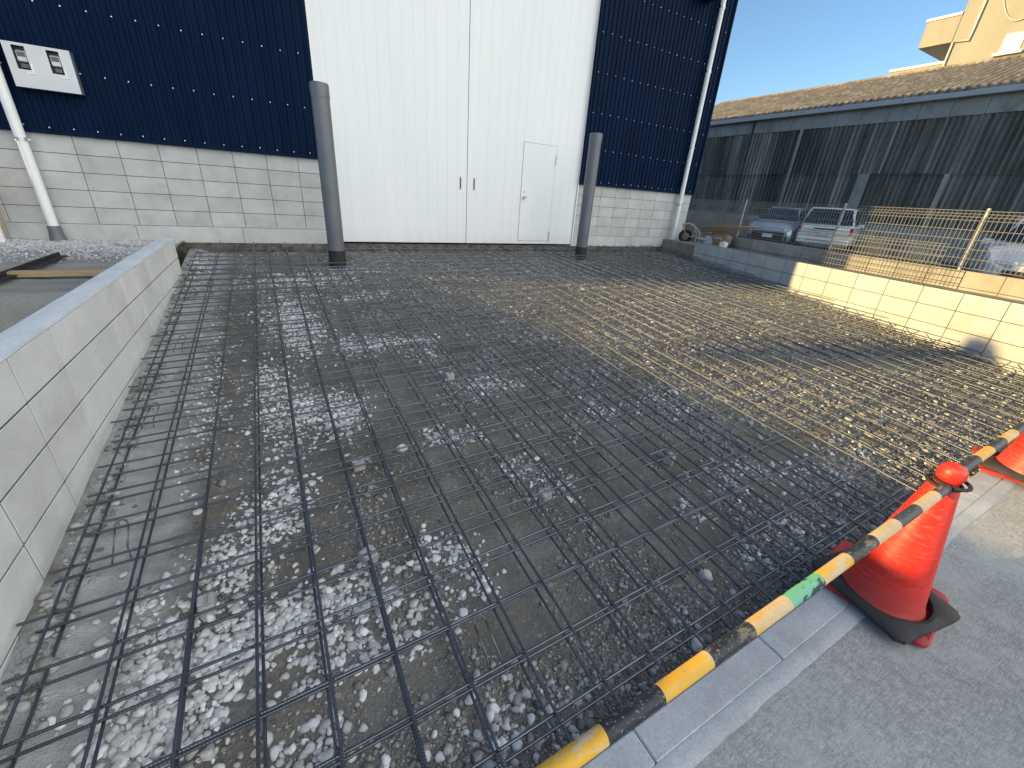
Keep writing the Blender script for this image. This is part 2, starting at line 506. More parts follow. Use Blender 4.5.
def facade_blocks(x0, x1, name, off):
    mb = MB()
    rows = 5; h = .1965
    z0 = -.69
    mb.box(x0, x1, YF+.012, YF+.14, z0, ZC, 0, 1)
    for r in range(rows):
        x = x0 - off
        while x < x1:
            a, b = max(x, x0)+.003, min(x+.4, x1)-.003
            if b-a > .03:
                mb.box(a, b, YF, YF+.1, z0+r*h+.003, z0+(r+1)*h-.003, .0018)
            x += .4
    return W(mb, name, [M['block'], M['mortar']])
# joints measured: -2.0, -1.59, -1.2 ...
facade_blocks(XL, DX0-.03, 'block_base', .35)
facade_blocks(DX1+.03, XR, 'block_base', .2)
for x0, x1 in ((XL, DX0-.03), (DX1+.03, XR)):
    mb = MB()
    x = x0
    while x < x1:
        b = min(x+1.2, x1)
        mb.box(x+.002, b-.002, YF-.003, YF+.2, ZB, -.692, .004)
        x += 1.2
    W(mb, 'base_beam', M['beam'])
mb = MB()
N = 260
vs = []; fs = []
for i in range(N+1):
    x = XL + (8.35-XL)*i/N
    d = .02*noise.noise((x*6, 0, 1)) + .012*noise.noise((x*17, 0, 1))
    vs += [(x, YF-.02+d*.4, ZB+.004), (x, YF-.05+d, ZB-.06+d*.3), (x, YF-.06+d*1.5, ZB-.30)]
    if i:
        b = 3*i; fs += [(b-3, b-2, b+1, b), (b-2, b-1, b+2, b+1)]
mb.add(vs, fs)
mb.box(XL, XR, YF+.0, YF+.2, ZB-.5, ZB-.001)
W(mb, 'foundation', M['rough_found'])

def cladding(x0, x1, z0, z1, name, rows, ph=0., plane='Y'):
    """trapezoid ribbed steel, ribs .105 apart, with screw heads"""
    mb = MB(); P = .105
    prof = []
    x = x0
    k = math.floor((x0)/P)
    pts = []
    while k*P < x1:
        b = k*P
        for dx, dy in ((0, 0), (.022, 0), (.032, -.016), (.062, -.016), (.072, 0)):
            xx = b+dx
            if x0 <= xx <= x1: pts.append((xx, YF-.022+dy))
        k += 1
    pts = [(x0, YF-.022)] + pts + [(x1, YF-.022)]
    vs = []; fs = []
    for (x, y) in pts: vs += [(x, y, z0), (x, y, z1)]
    for i in range(len(pts)-1): fs.append((2*i, 2*i+2, 2*i+3, 2*i+1))
    mb.add(vs, fs)
    # bottom drip flashing
    mb.box(x0, x1, YF-.052, YF-.0, z0-.03, z0+.004)
    for zr in rows:
        k = math.floor(x0/P)+1
        while k*P < x1-.05:
            if k % 2 == 0:
                cx = k*P + .047; cz = zr + random.uniform(-.006, .006)
                n = 6; r = .0085
                v = [(cx+r*cos(2*pi*i/n), YF-.0385-.003, cz+r*sin(2*pi*i/n)) for i in range(n)] + \
                    [(cx+.6*r*cos(2*pi*i/n), YF-.0385-.009, cz+.6*r*sin(2*pi*i/n)) for i in range(n)]
                f = [tuple(range(n, 2*n))] + [(i, (i+1) % n, n+(i+1) % n, n+i) for i in range(n)]
                mb.add(v, f, 1)
            k += 1
    return W(mb, name, [M['navy'], M['screw']])
rows = [.36, .925, 1.53, 2.16, 2.75, 3.35, 3.95, 4.6, 5.2]
cladding(XL, DX0-.03, ZC+.03, ZT, 'steel_cladding', rows)
cladding(DX1+.03, XR, ZC+.03, ZT, 'steel_cladding', rows)
mb = MB()
# upper wall over the doors, side walls, roof: seen only from elsewhere, but real
mb.box(XL, XR, YF+.2, 34.5, 7.17, 7.33)
mb.box(XL, XL+.12, YF+.145, 34.4, ZB-.9, 7.17)
mb.box(XR-.12, XR, YF+.145, 34.4, ZB-.9, 7.17)
mb.box(XL+.12, XR-.12, 34.3, 34.4, ZB-.9, 7.17)
mb.box(XL+.12, XR-.12, YF+.145, YF+.19, ZB-.4, 7.17)
mb.box(DX0-.03, DX1+.03, YF-.03, YF+.14, 5.6, ZT)
W(mb, 'wall', M['navy'])
# corner flashing strips and the jambs beside the door
for x in (DX0-.03, DX1+.03, XR):
    mb = MB(); mb.box(x-.018, x+.018, YF-.058, YF+.02, ZC, ZT)
    W(mb, 'corner_trim', M['navy'])
for x in (DX0-.028, DX1+.002):
    mb = MB(); mb.box(x, x+.026, YF, YF+.12, ZB, 5.6)
    W(mb, 'door_jamb', M['white'])
mb = MB(); mb.box(DX0-.02, DX1+.02, YF-.03, YF+.13, ZB-.03, ZB+.004)
W(mb, 'door_rail', M['rough_found'])

def leaf(x0, x1, cut=None):
    mb = MB(); yb = YF+.03
    n = round((x1-x0)/.183); w = (x1-x0)/n
    zb = ZB+.035
    mb.box(x0, x1, yb+.004, yb+.05, zb, 5.6)
    for i in range(n):
        a, b = x0+i*w, x0+(i+1)*w
        segs = [(zb, 5.6)]
        if cut and b > cut[0]+.001 and a < cut[1]-.001:
            segs = [(zb, cut[2]), (cut[3], 5.6)]
        for z0, z1 in segs:
            mb.box(a+.0004, b-.0004, yb, yb+.004, z0, z1, .0006)
        # leftovers beside the service door
        if len(segs) == 2:
            if a < cut[0]: mb.box(a+.0008, cut[0], yb, yb+.004, cut[2], cut[3], .001)
            if b > cut[1]: mb.box(cut[1], b-.0008, yb, yb+.004, cut[2], cut[3], .001)
    return W(mb, 'door_leaf', M['white'])
SD = (4.29, 5.013, -.815, .90)
l1 = leaf(DX0, 3.178); l2 = leaf(3.188, DX1, SD)
def handle(x, parent):
    mb = MB(); mb.box(x-.011, x+.011, YF+.025, YF+.034, -.16, .06, .003)
    mb.box(x-.020, x+.020, YF+.0285, YF+.0305, -.175, .075)
    o = W(mb, 'handle', M['steel'], parent); o['label'] = 'recessed steel pull'
    return o
mb = MB(); mb.box(3.06-.018, 3.06+.018, YF+.024, YF+.031, .03, .24, .004); mb.box(3.06-.008, 3.06+.008, YF+.018, YF+.025, .05, .22, .002, 1)
W(mb, 'handle', [M['alu'], M['dark']], l1)
mb = MB(); mb.box(3.32-.018, 3.32+.018, YF+.024, YF+.031, .03, .24, .004); mb.box(3.32-.008, 3.32+.008, YF+.018, YF+.025, .05, .22, .002, 1)
W(mb, 'handle', [M['alu'], M['dark']], l2)
# seam strip
mb = MB(); mb.box(3.179, 3.187, YF+.040, YF+.06, ZB+.035, 5.6)
W(mb, 'door_seam', M['dark'])
# service door in the right leaf
sd_mb = MB(); g = .005
sd_mb.box(SD[0]+g, SD[1]-g, YF+.024, YF+.033, SD[2]+g, SD[3]-g, .002)
sd = W(sd_mb, 'service_door', M['white'])
mb = MB(); mb.box(SD[0], SD[1], YF+.0305, YF+.0338, SD[2], SD[3])
W(mb, 'door_gap', M['dark'], sd)
mb = MB()
mb.tube([(4.365, YF+.024, -.02), (4.365, YF-.01, -.02)], .014, 12)
mb.tube([(4.365, YF-.008, -.02), (4.365, YF-.045, -.02)], .026, 14)
mb.tube([(4.372, YF+.024, .075), (4.372, YF+.012, .075)], .014, 12)
W(mb, 'knob', M['steel'], sd, auto=.6)
for z in (.66, -.72):
    mb = MB(); mb.tube([(SD[1]+.004, YF+.02, z-.09), (SD[1]+.004, YF+.02, z+.09)], .010, 8)
    W(mb, 'hinge', M['steel'], sd, auto=.6)
# vent hood high on the right
mb = MB()
mb.box(7.85, 8.25, YF-.30, YF-.03, 3.70, 4.15, .01)
mb.box(7.87, 8.23, YF-.28, YF-.05, 3.69, 3.71, 0, 1)
W(mb, 'vent_hood', [M['whitepipe'], M['dark']])

# ------------------------------------------------------------------ meter box
mb0 = empty('meter_box', (-1.915, YF-.05, .918), 0, 'silver meter box with two windows high on the navy wall', 'meter box')
m = MB()
x0, x1, z0, z1 = -.262, .262, -.2, .2
yf = -.09
wins = [(-.195, -.095, -.035, .175), (.07, .17, -.035, .175)]
# front plate with two openings
xs_ = [x0, wins[0][0], wins[0][1], wins[1][0], wins[1][1], x1]
for i in range(5):
    if i in (1, 3):
        m.box(xs_[i], xs_[i+1], yf, yf+.012, z0, wins[0][2]); m.box(xs_[i], xs_[i+1], yf, yf+.012, wins[0][3], z1)
    else:
        m.box(xs_[i], xs_[i+1], yf, yf+.012, z0, z1)
m.build('front_panel', M['alu'], mb0)
m = MB()
m.box(x0-.004, x0+.02, yf+.0125, .03, z0, z1); m.box(x1-.02, x1+.004, yf+.0125, .03, z0, z1)
m.box(x0+.02, x1-.02, yf+.0125, .03, z0-.003, z0+.02); m.box(x0+.02, x1-.02, yf+.0125, .03, z1-.02, z1+.003)
m.box(x0+.02, x1-.02, -.005, .01, z0+.02, z1-.02)
m.build('casing', M['alu_side'], mb0)
for w in wins:
    m = MB(); m.box(w[0]+.005, w[1]-.005, yf+.03, yf+.055, w[2]+.07, w[3]-.035, .01)
    m.box(w[0]+.02, w[1]-.02, yf+.024, yf+.03, w[3]-.09, w[3]-.05, 0, 1)
    m.box(w[0]+.01, w[1]-.01, yf+.04, yf+.07, w[2]+.01, w[2]+.068, .01, 1)
    m.build('meter', [M['alu'], M['glassdark']], mb0)
    m = MB(); m.box(w[1]+.004, w[1]+.022, yf-.006, yf, w[2]-.035, w[2]+.06, .003); m.box(w[1]-.04, w[1]+.022, yf-.005, yf-.0005, w[2]-.035, w[2]-.022)
    m.build('latch', M['whitepipe'], mb0)

# ------------------------------------------------------------------ downpipes
def downpipe(x, y, zb, zt, boot, label):
    root = empty('downpipe', (x, y, zb), 0, label, 'downpipe')
    m = MB(); m.tube([(0, 0, boot), (0, 0, zt-zb)], .049, 20); m.build('pipe', M['whitepipe'], root, auto=.6)
    m = MB(); z = 1.05
    for zz in ([1.06, 3.1] if x < 0 else [.02+1.02, 2.2, 3.6, 4.65]):
        m = MB(); m.tube([(0, 0, zz), (0, 0, zz+.035)], .054, 20); m.box(-.012, .012, .04, YF-y-.02, zz+.005, zz+.03); m.box(.05, .085, -.01, .01, zz+.008, zz+.027)
        m.build('bracket', M['steel'], root, auto=.6)
    if boot > .02:
        m = MB(); m.lathe([(.085, -.12), (.08, 0), (.066, boot*.5), (.062, boot), (.05, boot+.004)], 24); m.build('boot', M['grey_pvc'], root, auto=.6)
    return root
downpipe(-2.30, 7.36, -.87, 7.0, .16, 'white downpipe with a grey boot, left of the meter box')
downpipe(8.52, 7.36, -1.0, 7.0, 0.0, 'white downpipe on the right corner of the warehouse, no boot')

# ------------------------------------------------------------------ bollards
def bollard(x, y, label):
    zb = gz(x, y)-.05
    root = empty('bollard', (x, y, zb), 0, label, 'bollard', 'grey pipe bollards beside the door')
    H = 1.05-zb
    m = MB(); m.tube([(0, 0, .28), (0, 0, H-.14)], .105, 40); m.build('post', M['grey_pvc'], root, auto=.6)
    m = MB(); m.lathe([(.109, H-.145), (.110, H-.02), (.104, H), (.09, H+.004), (.001, H+.005)], 40); m.build('cap', M['grey_pvc'], root, auto=.7)
    m = MB(); m.tube([(0, 0, 0), (0, 0, .282)], .1085, 40); m.build('sleeve', M['sleeve'], root, auto=.6)
bollard(.76, 6.31, 'tall grey bollard covering the left edge of the white door')
bollard(5.12, 6.5, 'tall grey bollard covering the right edge of the white door')

# ------------------------------------------------------------------ block walls
def block_wall(mb, x0, x1, y0, y1, ztop, rows, h=.2, L=.4, off=0, core=1):
    """blocks face local -x and +x; local y along the wall"""
    mb.box(x0+.0035, x1-.0035, y0+.004, y1-.004, ztop-rows*h-.3, ztop-.004, 0, core)
    for r in range(rows):
        y = y0 - off
        while y < y1:
            a, b = max(y, y0)+.0042, min(y+L, y1)-.0042
            if b-a > .02:
                mb.box(x0, x1, a, b, ztop-(r+1)*h+.0042, ztop-r*h-.0042, .0015)
            y += L
lw = empty('block_wall', (-1.01, 3, -1.6), 0, 'low pale block wall with a bluish mortar cap, left of the rebar', 'wall')
m = MB(); m.T = Matrix.Translation((1.01, -3, 1.6))
block_wall(m, -1.075, -.955, -1.2, 6.02, -.692, 5, .195, .4, .20)
m.build('blocks', [M['block_new'], M['mortar']], lw)
m = MB(); m.T = Matrix.Translation((1.01, -3, 1.6))
vs = []; fs = []
for i in range(121):
    y = -1.2 + 7.22*i/120
    e = .004*noise.noise((y*7, 1, 1)); e2 = .004*noise.noise((y*7, 5, 1))
    vs += [(-1.078+e, y, -.6925), (-1.074+e, y, -.680), (-1.015, y, -.677+.002*noise.noise((y*9, 1, 7))), (-.957+e2, y, -.682), (-.954+e2, y, -.6925)]
    if i:
        b = 5*i
        for k in range(4): fs.append((b-5+k, b-4+k, b+1+k, b+k))
fs += [(0, 1, 2, 3, 4), (600, 601, 602, 603, 604)]
m.add(vs, fs)
m.build('mortar_cap', M['cap'], lw)

rwl = empty('retaining_wall', (6.3, 1, -1.3), 0, 'low pale block retaining wall, half sunlit, along the right of the rebar', 'wall')
m = MB(); m.T = Matrix.Translation((-6.3, -1, 1.3)) @ T15
Y1 = 4.0
# local: x=c, y along; wall end near the warehouse at world (7.87,6.15) -> local y = 7.87*sin15+6.15*cos15
yl = 7.87*sin(A15)+6.15*cos(A15)
block_wall(m, 6.0, 6.12, -1.0, yl, -.652, 4, .2, .4, .17)
m.build('blocks', [M['block'], M['mortar']], rwl)
bw = empty('back_wall', (7.0, 1, -1.3), 0, 'weathered block wall under the mesh fence, behind the retaining wall', 'wall')
m = MB(); m.T = Matrix.Translation((-7.0, -1, 1.3)) @ T15
block_wall(m, 6.88, 7.0, 3.1, 12.5, -.485, 4, .2, .4, .1)
block_wall(m, 6.88, 7.0, 1.2, 3.095, -.485, 4, .2, .4, .1, core=1)
m.build('blocks', [M['block_wet'], M['mortar']], bw)

# ------------------------------------------------------------------ mesh fence
def mesh_panel(mb, c, y0, y1, z0, z1, px=.05, pz=.105, r=.0034, fold=True):
    n = max(1, round((y1-y0)/px))
    for i in range(n+1):
        y = y0 + (y1-y0)*i/n
        pts = [(c, y, z0), (c, y, z1)]
        if fold:
            pts = [(c, y, z0), (c, y, z0+.03), (c, y, z1-.07), (c+.035, y, z1-.035), (c, y, z1)]
        mb.tube(pts, r, 4)
    k = max(2, round((z1-z0)/pz))
    zz = [z0+(z1-z0)*i/k for i in range(k+1)]
    for z in zz:
        mb.tube([(c-.004, y0, z), (c-.004, y1, z)], r*1.25, 4)
    if fold:
        mb.tube([(c+.035, y0, z1-.035), (c+.035, y1, z1-.035)], r*1.2, 4); mb.tube([(c, y0, z1-.07), (c, y1, z1-.07)], r*1.2, 4)
fe = empty('mesh_fence', (7.3, 2, -.5), 0, 'steel wire mesh fence on posts along the top of the back wall', 'fence')
FT = Matrix.Translation((-7.3, -2, .5)) @ T15
def loc_y(X, Y): return X*sin(A15)+Y*cos(A15)
ypost = [.15, 2.02, loc_y(7.685, 2.02), loc_y(8.16, 3.80), loc_y(8.73, 5.9), 9.95]
ypost = [0.0, 1.97, 3.93, 5.78, 7.96, 9.95]
for y in ypost:
    m = MB(); m.T = FT
    m.tube([(6.965, y, -.56), (6.965, y, .225)], .019, 10); m.lathe([(.021, 0), (.02, .012), (.001, .016)], 10, (6.965, y, .225))
    m.build('post', M['galv'], fe, auto=.6)
for a, b in zip(ypost[:-1], ypost[1:]):
    m = MB(); m.T = FT
    mesh_panel(m, 6.935, a+.012, b-.012, -.46, .205)
    m.build('wire_panel', M['galv'], fe)
# loose panel standing in front of the back wall
lp = empty('loose_mesh_panel', (7.1, 2.5, -.7), 0, 'loose wire mesh panel leaning below the fence, in front of the back wall', 'mesh panel')
m = MB(); m.T = Matrix.Translation((-7.1, -2.5, .7)) @ T15
mesh_panel(m, 6.45, 3.85, 5.85, -.71, -.19, .05, .07, .0034, False)
m.build('wire_panel', M['galv'], lp)

# ------------------------------------------------------------------ rebar
rb = empty('rebar_mat', (3, 3.9, zm(3, 3.9)), 0, 'double layer grid of dark steel reinforcing bars over the gravel', 'rebar mat')
RBR = .0053
def bar(name, p0, p1, seg, wob, dz=0):
    p0 = Vector(p0); p1 = Vector(p1); L = (p1-p0).length
    n = max(4, int(L/seg)); s1 = random.uniform(0, 100)
    d = (p1-p0).normalized(); side = d.cross(Vector((0, 0, 1))).normalized()
    pts = []
    for i in range(n+1):
        u = i/n
        w = noise.noise((u*L*.55+s1, 0, 0))*wob; w2 = noise.noise((u*L*.8+s1, 7, 0))*.003
        pts.append(p0.lerp(p1, u) + side*w + Vector((0, 0, w2)))
    k = 8
    mb = MB(); mb.T = Matrix.Translation((-3, -3.9, -zm(3, 3.9)))
    mb.tube(pts, RBR, k)
    o = mb.build(name, M['rebar'], rb, auto=1.0)
    me = o.data
    uv = me.uv_layers.new(name='UVMap')
    base = me.vertices[0].co.copy()
    co = np.empty(len(me.vertices)*3, np.float32); me.vertices.foreach_get('co', co); co = co.reshape(-1, 3)
    ax = np.array(d, dtype=np.float32); t = (co-np.array(base, dtype=np.float32)) @ ax
    li = np.empty(len(me.loops), np.int32); me.loops.foreach_get('vertex_index', li)
    u = np.zeros((len(li), 2), np.float32); u[:, 0] = t[li]
    uv.data.foreach_set('uv', u.ravel())
    return o
LAY = .046
ys_c = [.44] + [.527 + .2068*i for i in range(32)]
nl = 0
for k in range(-4, 45):
    x = -.045 + .2*k
    if x > 8.35: break
    for layer in (0, 1):
        xj = x + random.gauss(0, .004) + (0 if layer == 0 else random.uniform(-.008, .008))
        xe = xj + random.gauss(0, .008)
        y0 = .40 + random.uniform(0, .03)
        y1 = 7.24 + random.uniform(-.06, .16)
        # stop at the slanting retaining wall
        if xj > xw(.42)-.08:
            y0 = max(y0, (xj*cos(A15)-6.0)/sin(A15) + .12)
        if xj > 7.8: y1 = 7.1
        if y1-y0 < .4: continue
        off = .013 if layer == 0 else -LAY-.013
        bar('long_bar', (xj, y0, zm(xj, y0)+off), (xe, y1, zm(xe, y1)+off), .22, .006)
        nl += 1
nc = 0
for i, y in enumerate(ys_c):
    for layer in (0, 1):
        yj = y + random.gauss(0, .006) + (0 if layer == 0 else random.uniform(-.014, .014))
        ye = yj + random.gauss(0, .012)
        x0 = -.935 + random.uniform(-.012, .03) + (.03 if (i+layer) % 2 else 0)
        x1 = min(xw(yj)-.1, 8.3) - random.uniform(0, .08)
        off = 0 if layer == 0 else -LAY
        # several lapped lengths read as one straight bar
        bar('cross_bar', (x0, yj, zm(x0, yj)+off), (x1, ye, zm(x1, ye)+off), .22, .006)
        nc += 1
print('bars', nl, nc)
# binding wire knots: one part of the mat
mb = MB(); mb.T = Matrix.Translation((-3, -3.9, -zm(3, 3.9)))
for k in range(-4, 18):
    for i, y in enumerate(ys_c[:26]):
        if random.random() > .42: continue
        x = -.045+.2*k; z = zm(x, y)+.006
        a = random.uniform(0, pi); r = .0125
        pts = [(x+r*cos(a)*cos(t)*1.1, y+r*sin(a)*cos(t)*1.1, z+.014*sin(t)) for t in np.linspace(-.3, 2*pi-.5, 8)]
        pts.append((x+.03*cos(a), y+.03*sin(a), z+.02+random.uniform(0, .012)))
        mb.tube(pts, .0011, 3)
o = mb.build('binding_wire', M['sleeve'], rb); o['kind'] = 'stuff'

# hairpin spacers
def hairpin():
    root = empty('hairpin_spacer', (0, 0, 0))
    m = MB()
    pts = []
    w = .035
    pts += [(-w-.012, -.27, -.030), (-w, -.20, .012)]
    pts += [(-w, -.02, .030)]
    for t in np.linspace(pi, 0, 9): pts.append((w*cos(t), -.02+w*sin(t)*1.2, .034+.02*sin(t)))
    pts += [(w, -.02, .030), (w, -.20, .012), (w+.012, -.27, -.030)]
    m.tube(pts, .0052, 7)
    m.build('bent_bar', M['rebar'], root, smooth=True)
    return root
proto = None
colname = {-.74: 'by the left wall', .46: 'left of mid mat', 1.43: 'in mid mat'}
ordn = ['nearest the kerb', 'second from kerb', 'third from kerb', 'fourth from kerb', 'fifth from kerb', 'nearest the warehouse']
for cx in (-.74, .46, 1.43):
    for j, y in enumerate((.88, 1.92, 2.95, 3.96, 5.12, 6.05)):
        o = hairpin() if proto is None else copy_tree(proto)
        if proto is None: proto = o
        x = cx + random.uniform(-.025, .025); yy = y+random.uniform(-.03, .03)
        o.location = (x, yy, zm(x, yy)-.022)
        o.scale = (.62, .62, .62)
        s_ = (.085, 0, random.uniform(-.12, .12))
        o.rotation_euler = s_ if cx > 0 else (.14, 0, random.uniform(-.3, .2))
        tag(o, 'bent black hairpin bar %s, %s' % (colname[cx], ordn[j]), 'rebar spacer', 'hairpin spacers hung in the rebar mat')
# spacer blocks
def spacer(x, y, rz, sz, label, tilt=0):
    root = empty('spacer_block', (x, y, gz(x, y)-.004), rz, label, 'spacer block', 'concrete spacer blocks under the rebar')
    root.rotation_euler = (tilt, 0, rz)
    m = MB(); a, b, c = sz
    m.box(-a, a, -b, b, 0, c, .006)
    m.box(-a*.99, -a*.25, -b*.6, b*.6, c, c+.008, .003); m.box(a*.25, a*.99, -b*.6, b*.6, c, c+.008, .003)
    m.build('concrete_body', M['spacer'], root)
spacer(.24, 2.04, .1, (.032, .032, .055), 'square grey spacer block left of the bent hairpin bar, mid mat')
spacer(.165, 1.42, .45, (.030, .034, .06), 'grey spacer block under two bars just above the white pebble patch', .1)
spacer(-.42, 1.45, .05, (.026, .038, .06), 'upright grey spacer block among white pebbles near the front left')
spacer(-.74, 2.08, .1, (.055, .032, .03), 'flat pale spacer block on the cement strip by the left wall')
spacer(1.97, 1.36, .5, (.034, .03, .052), 'pale spacer block lying right of centre, nearest the cone', .1)
spacer(1.08, 1.41, .2, (.032, .03, .05), 'grey spacer block right of the pebble patches, mid mat')
spacer(1.07, 2.81, .2, (.032, .03, .06), 'grey spacer block far back in the middle of the mat')
# loose stones
def stone(x, y, s, rz, label, mat='pebble'):
    bm = bmesh.new(); bmesh.ops.create_icosphere(bm, subdivisions=3, radius=1)
    for v in bm.verts:
        n = 1 + .28*noise.noise(v.co*1.3+Vector((x*9, y*9, 0))) + .08*noise.noise(v.co*4+Vector((x, y, 3)))
        v.co = Vector((v.co.x*s[0]*n, v.co.y*s[1]*n, v.co.z*s[2]*n))
    for f in bm.faces: f.smooth = True
    me = bpy.data.meshes.new('loose_stone'); bm.to_mesh(me); bm.free(); me.materials.append(M[mat])
    o = link('loose_stone', me); o.location = (x, y, gz(x, y)+s[2]*.5); o.rotation_euler = (0, 0, rz)
    tag(o, label, 'stone')
stone(.50, 2.1, (.034, .028, .024), .3, 'rounded white stone lying alone in the mid-left of the mat')
stone(1.50, .70, (.022, .030, .026), .3, 'small white stone by the kerb below the green tape')
stone(1.22, .51, (.035, .022, .02), .5, 'pale broken stone against the kerb under the striped bar')

# ------------------------------------------------------------------ pebbles (uncountable)
def ico(sub):
    bm = bmesh.new(); bmesh.ops.create_icosphere(bm, subdivisions=sub, radius=1)
    v = np.array([p.co[:] for p in bm.verts]); f = np.array([[q.index for q in t.verts] for t in bm.faces]); bm.free()
    return v, f
IC = {1: ico(1), 2: ico(2)}
def pebbles(name, pts, mat, sub, kindname):
    """pts: x, y, size"""
    V0, F0 = IC[sub]
    n = len(pts); nv = len(V0)
    var = []
    for k in range(14):
        ax = rng.uniform(.62, 1.2, 3); ax[2] *= rng.uniform(.5, .8)
        v = V0.copy()
        for _ in range(9):                              # chip planes
            d = rng.normal(size=3); d /= np.linalg.norm(d); h = rng.uniform(.50, .85)
            ov = np.maximum(0, v @ d - h); v = v - ov[:, None]*d*.95
        v = v*(1+rng.normal(0, .035, (nv, 1)))*1.12
        var.append(v*ax)
    var = np.array(var)
    P = np.array([(x, y, gz(x, y)) for x, y, s in pts]); sz = np.array([s for *_, s in pts])
    ch = rng.integers(0, 14, n); a = rng.uniform(0, 2*pi, n); tl = rng.normal(0, .3, n)
    v = var[ch]*sz[:, None, None]
    ca, sa = np.cos(a)[:, None], np.sin(a)[:, None]
    ct, st = np.cos(tl)[:, None], np.sin(tl)[:, None]
    y2 = v[:, :, 1]*ct - v[:, :, 2]*st; z2 = v[:, :, 1]*st + v[:, :, 2]*ct
    x3 = v[:, :, 0]*ca - y2*sa; y3 = v[:, :, 0]*sa + y2*ca
    lift = rng.uniform(.05, .5, n)*sz
    out = np.stack([x3, y3, z2], -1) + P[:, None, :] + np.stack([0*lift, 0*lift, lift], -1)[:, None, :]
    faces = (F0[None] + (np.arange(n)*nv)[:, None, None]).reshape(-1, 3)
    me = bpy.data.meshes.new(name)
    me.vertices.add(n*nv); me.vertices.foreach_set('co', out.reshape(-1).astype(np.float32))
    me.loops.add(len(faces)*3); me.loops.foreach_set('vertex_index', faces.reshape(-1).astype(np.int32))
    me.polygons.add(len(faces)); me.polygons.foreach_set('loop_start', np.arange(0, len(faces)*3, 3, dtype=np.int32))
    me.polygons.foreach_set('use_smooth', np.ones(len(faces), bool))
    me.update(calc_edges=True); me.materials.append(mat)
    o = link(name, me); return tag(o, kind='stuff')

big = []
for (x, y, rx, ry, s, sz) in patches:
    area = pi*rx*ry*1.6
    sz *= .78 if x < .75 else .66; s *= 1 if x < .75 else .6; dens = s*1.15/(sz*sz*2.9)
    for _ in range(int(area*dens)):
        px = rng.normal(x, rx*.62); py = rng.normal(y, ry*.62)
        if px < -.93 or py < .40 or py > 7.3: continue
        k = noise.noise((px*5, py*5, 2))
        if rng.random() > .75 + 1.0*k: continue
        q = sz*float(np.exp(rng.normal(-.12, .42)))
        big.append((px, py, min(q, .019)))
near = [p for p in big if p[1] < 2.4]; far = [p for p in big if p[1] >= 2.4]
print('pebbles', len(near), len(far))
pebbles('white_pebbles', near, M['pebble'], 2, 'near')
pebbles('white_pebbles', far, M['pebble'], 1, 'far')
grit = []
for _ in range(300000):
    u = rng.random()
    y = .39 + 6.9*u**2.0
    x = rng.uniform(-.93, min(xw(y)-.02, 8.1))
    if y < 3 and x > 4.8: continue
    k = noise.noise((x*2.2, y*2.2, 5)) + .5*noise.noise((x*6, y*6, 5))
    front = .45 if y < .75 else 0
    wallb = .3 if x < -.82 else 0
    if -.80 < x < -.5 and y < 4.5 and rng.random() < .75: continue
    far_r = .30 if x > 1.2+.35*(7-y) - 1.0 and y > 1.2 else 0
    mid = -.12 if (.9 < y < 4 and x < 3) else 0
    if rng.random() > .24 + .85*k + front + wallb + far_r + mid: continue
    s = .0038*float(np.exp(rng.normal(0, .62)))*(1+.09*y)
    if wallb: s *= 1.4
    grit.append((x, y, min(s, .024)))
rv = []
for _ in range(20000):
    y = rng.uniform(.5, 6.6); x = rng.uniform(.9, min(xw(y)-.03, 7.9))
    if x < 3.2 - .42*(y-.5) + .5*noise.noise((x, y, 4)): continue
    if rng.random() > .62 + .8*noise.noise((x*2, y*2, 8)): continue
    rv.append((x, y, (.0105*float(np.exp(rng.normal(0, .45))))))
pebbles('river_gravel', rv, M['river'], 1, 'river')
print('grit', len(grit), len(rv))
pebbles('grey_grit', grit, M['grit'], 1, 'grit')
# pale crushed stone in the left yard, near the warehouse
yg = []
for _ in range(22000):
    x = rng.uniform(-4.5, -1.1); y = 7.4 - abs(rng.normal(0, .75))
    if y < 5.6 or rng.random() > .75: continue
    yg.append((x, y, .0085*float(np.exp(rng.normal(0, .35)))))
_g = gz
def gz(x, y): return -.878 + noise.noise((x*1.1, y*1.1, 9))*.025
pebbles('crushed_stone', yg, M['yard_stone'], 1, 'yard')
gz = _g

# ------------------------------------------------------------------ left yard things
bx = empty('steel_angle', (-2.2, 5.3, -.85), 0, 'dark steel angle lying on the yard behind the left wall', 'steel angle')
m = MB(); d = Vector((.02, 1.18, 0))
m.T = Matrix.Rotation(-.02, 4, 'Z')
m.box(.32, .385, -1.6, .56, .0, .012, .002); m.box(.32, .332, -1.6, .56, .012, .045, .002)
m.build('angle_bar', M['rebar'] if False else M['sleeve'], bx)
m = MB(); m.box(-.42, .52, -.04, .04, 0, .045, .003)
o = m.build('timber_batten', M['wood']); o.location = (-1.72, 4.86, -.862); o.rotation_euler = (0, 0, .03)
tag(o, 'pale timber batten lying across the yard behind the left wall', 'timber')
sg = empty('sign_panel', (-2.72, 7.15, -.88), 0, 'white framed orange panel standing at the left edge of the photo', 'sign')
m = MB(); m.box(-.02, .045, -.02, .02, .2, 1.0, .004); m.box(-.5, -.02, -.02, .02, .94, 1.0, .004); m.box(-.5, -.02, -.02, .02, .2, .26, .004)
m.box(.0, .04, -.02, .02, 0, .2)
m.build('frame', M['whitepipe'], sg)
m = MB(); m.box(-.5, -.02, -.006, .006, .262, .938); m.build('board', simple('orange_board', (.75, .30, .03), .5), sg)

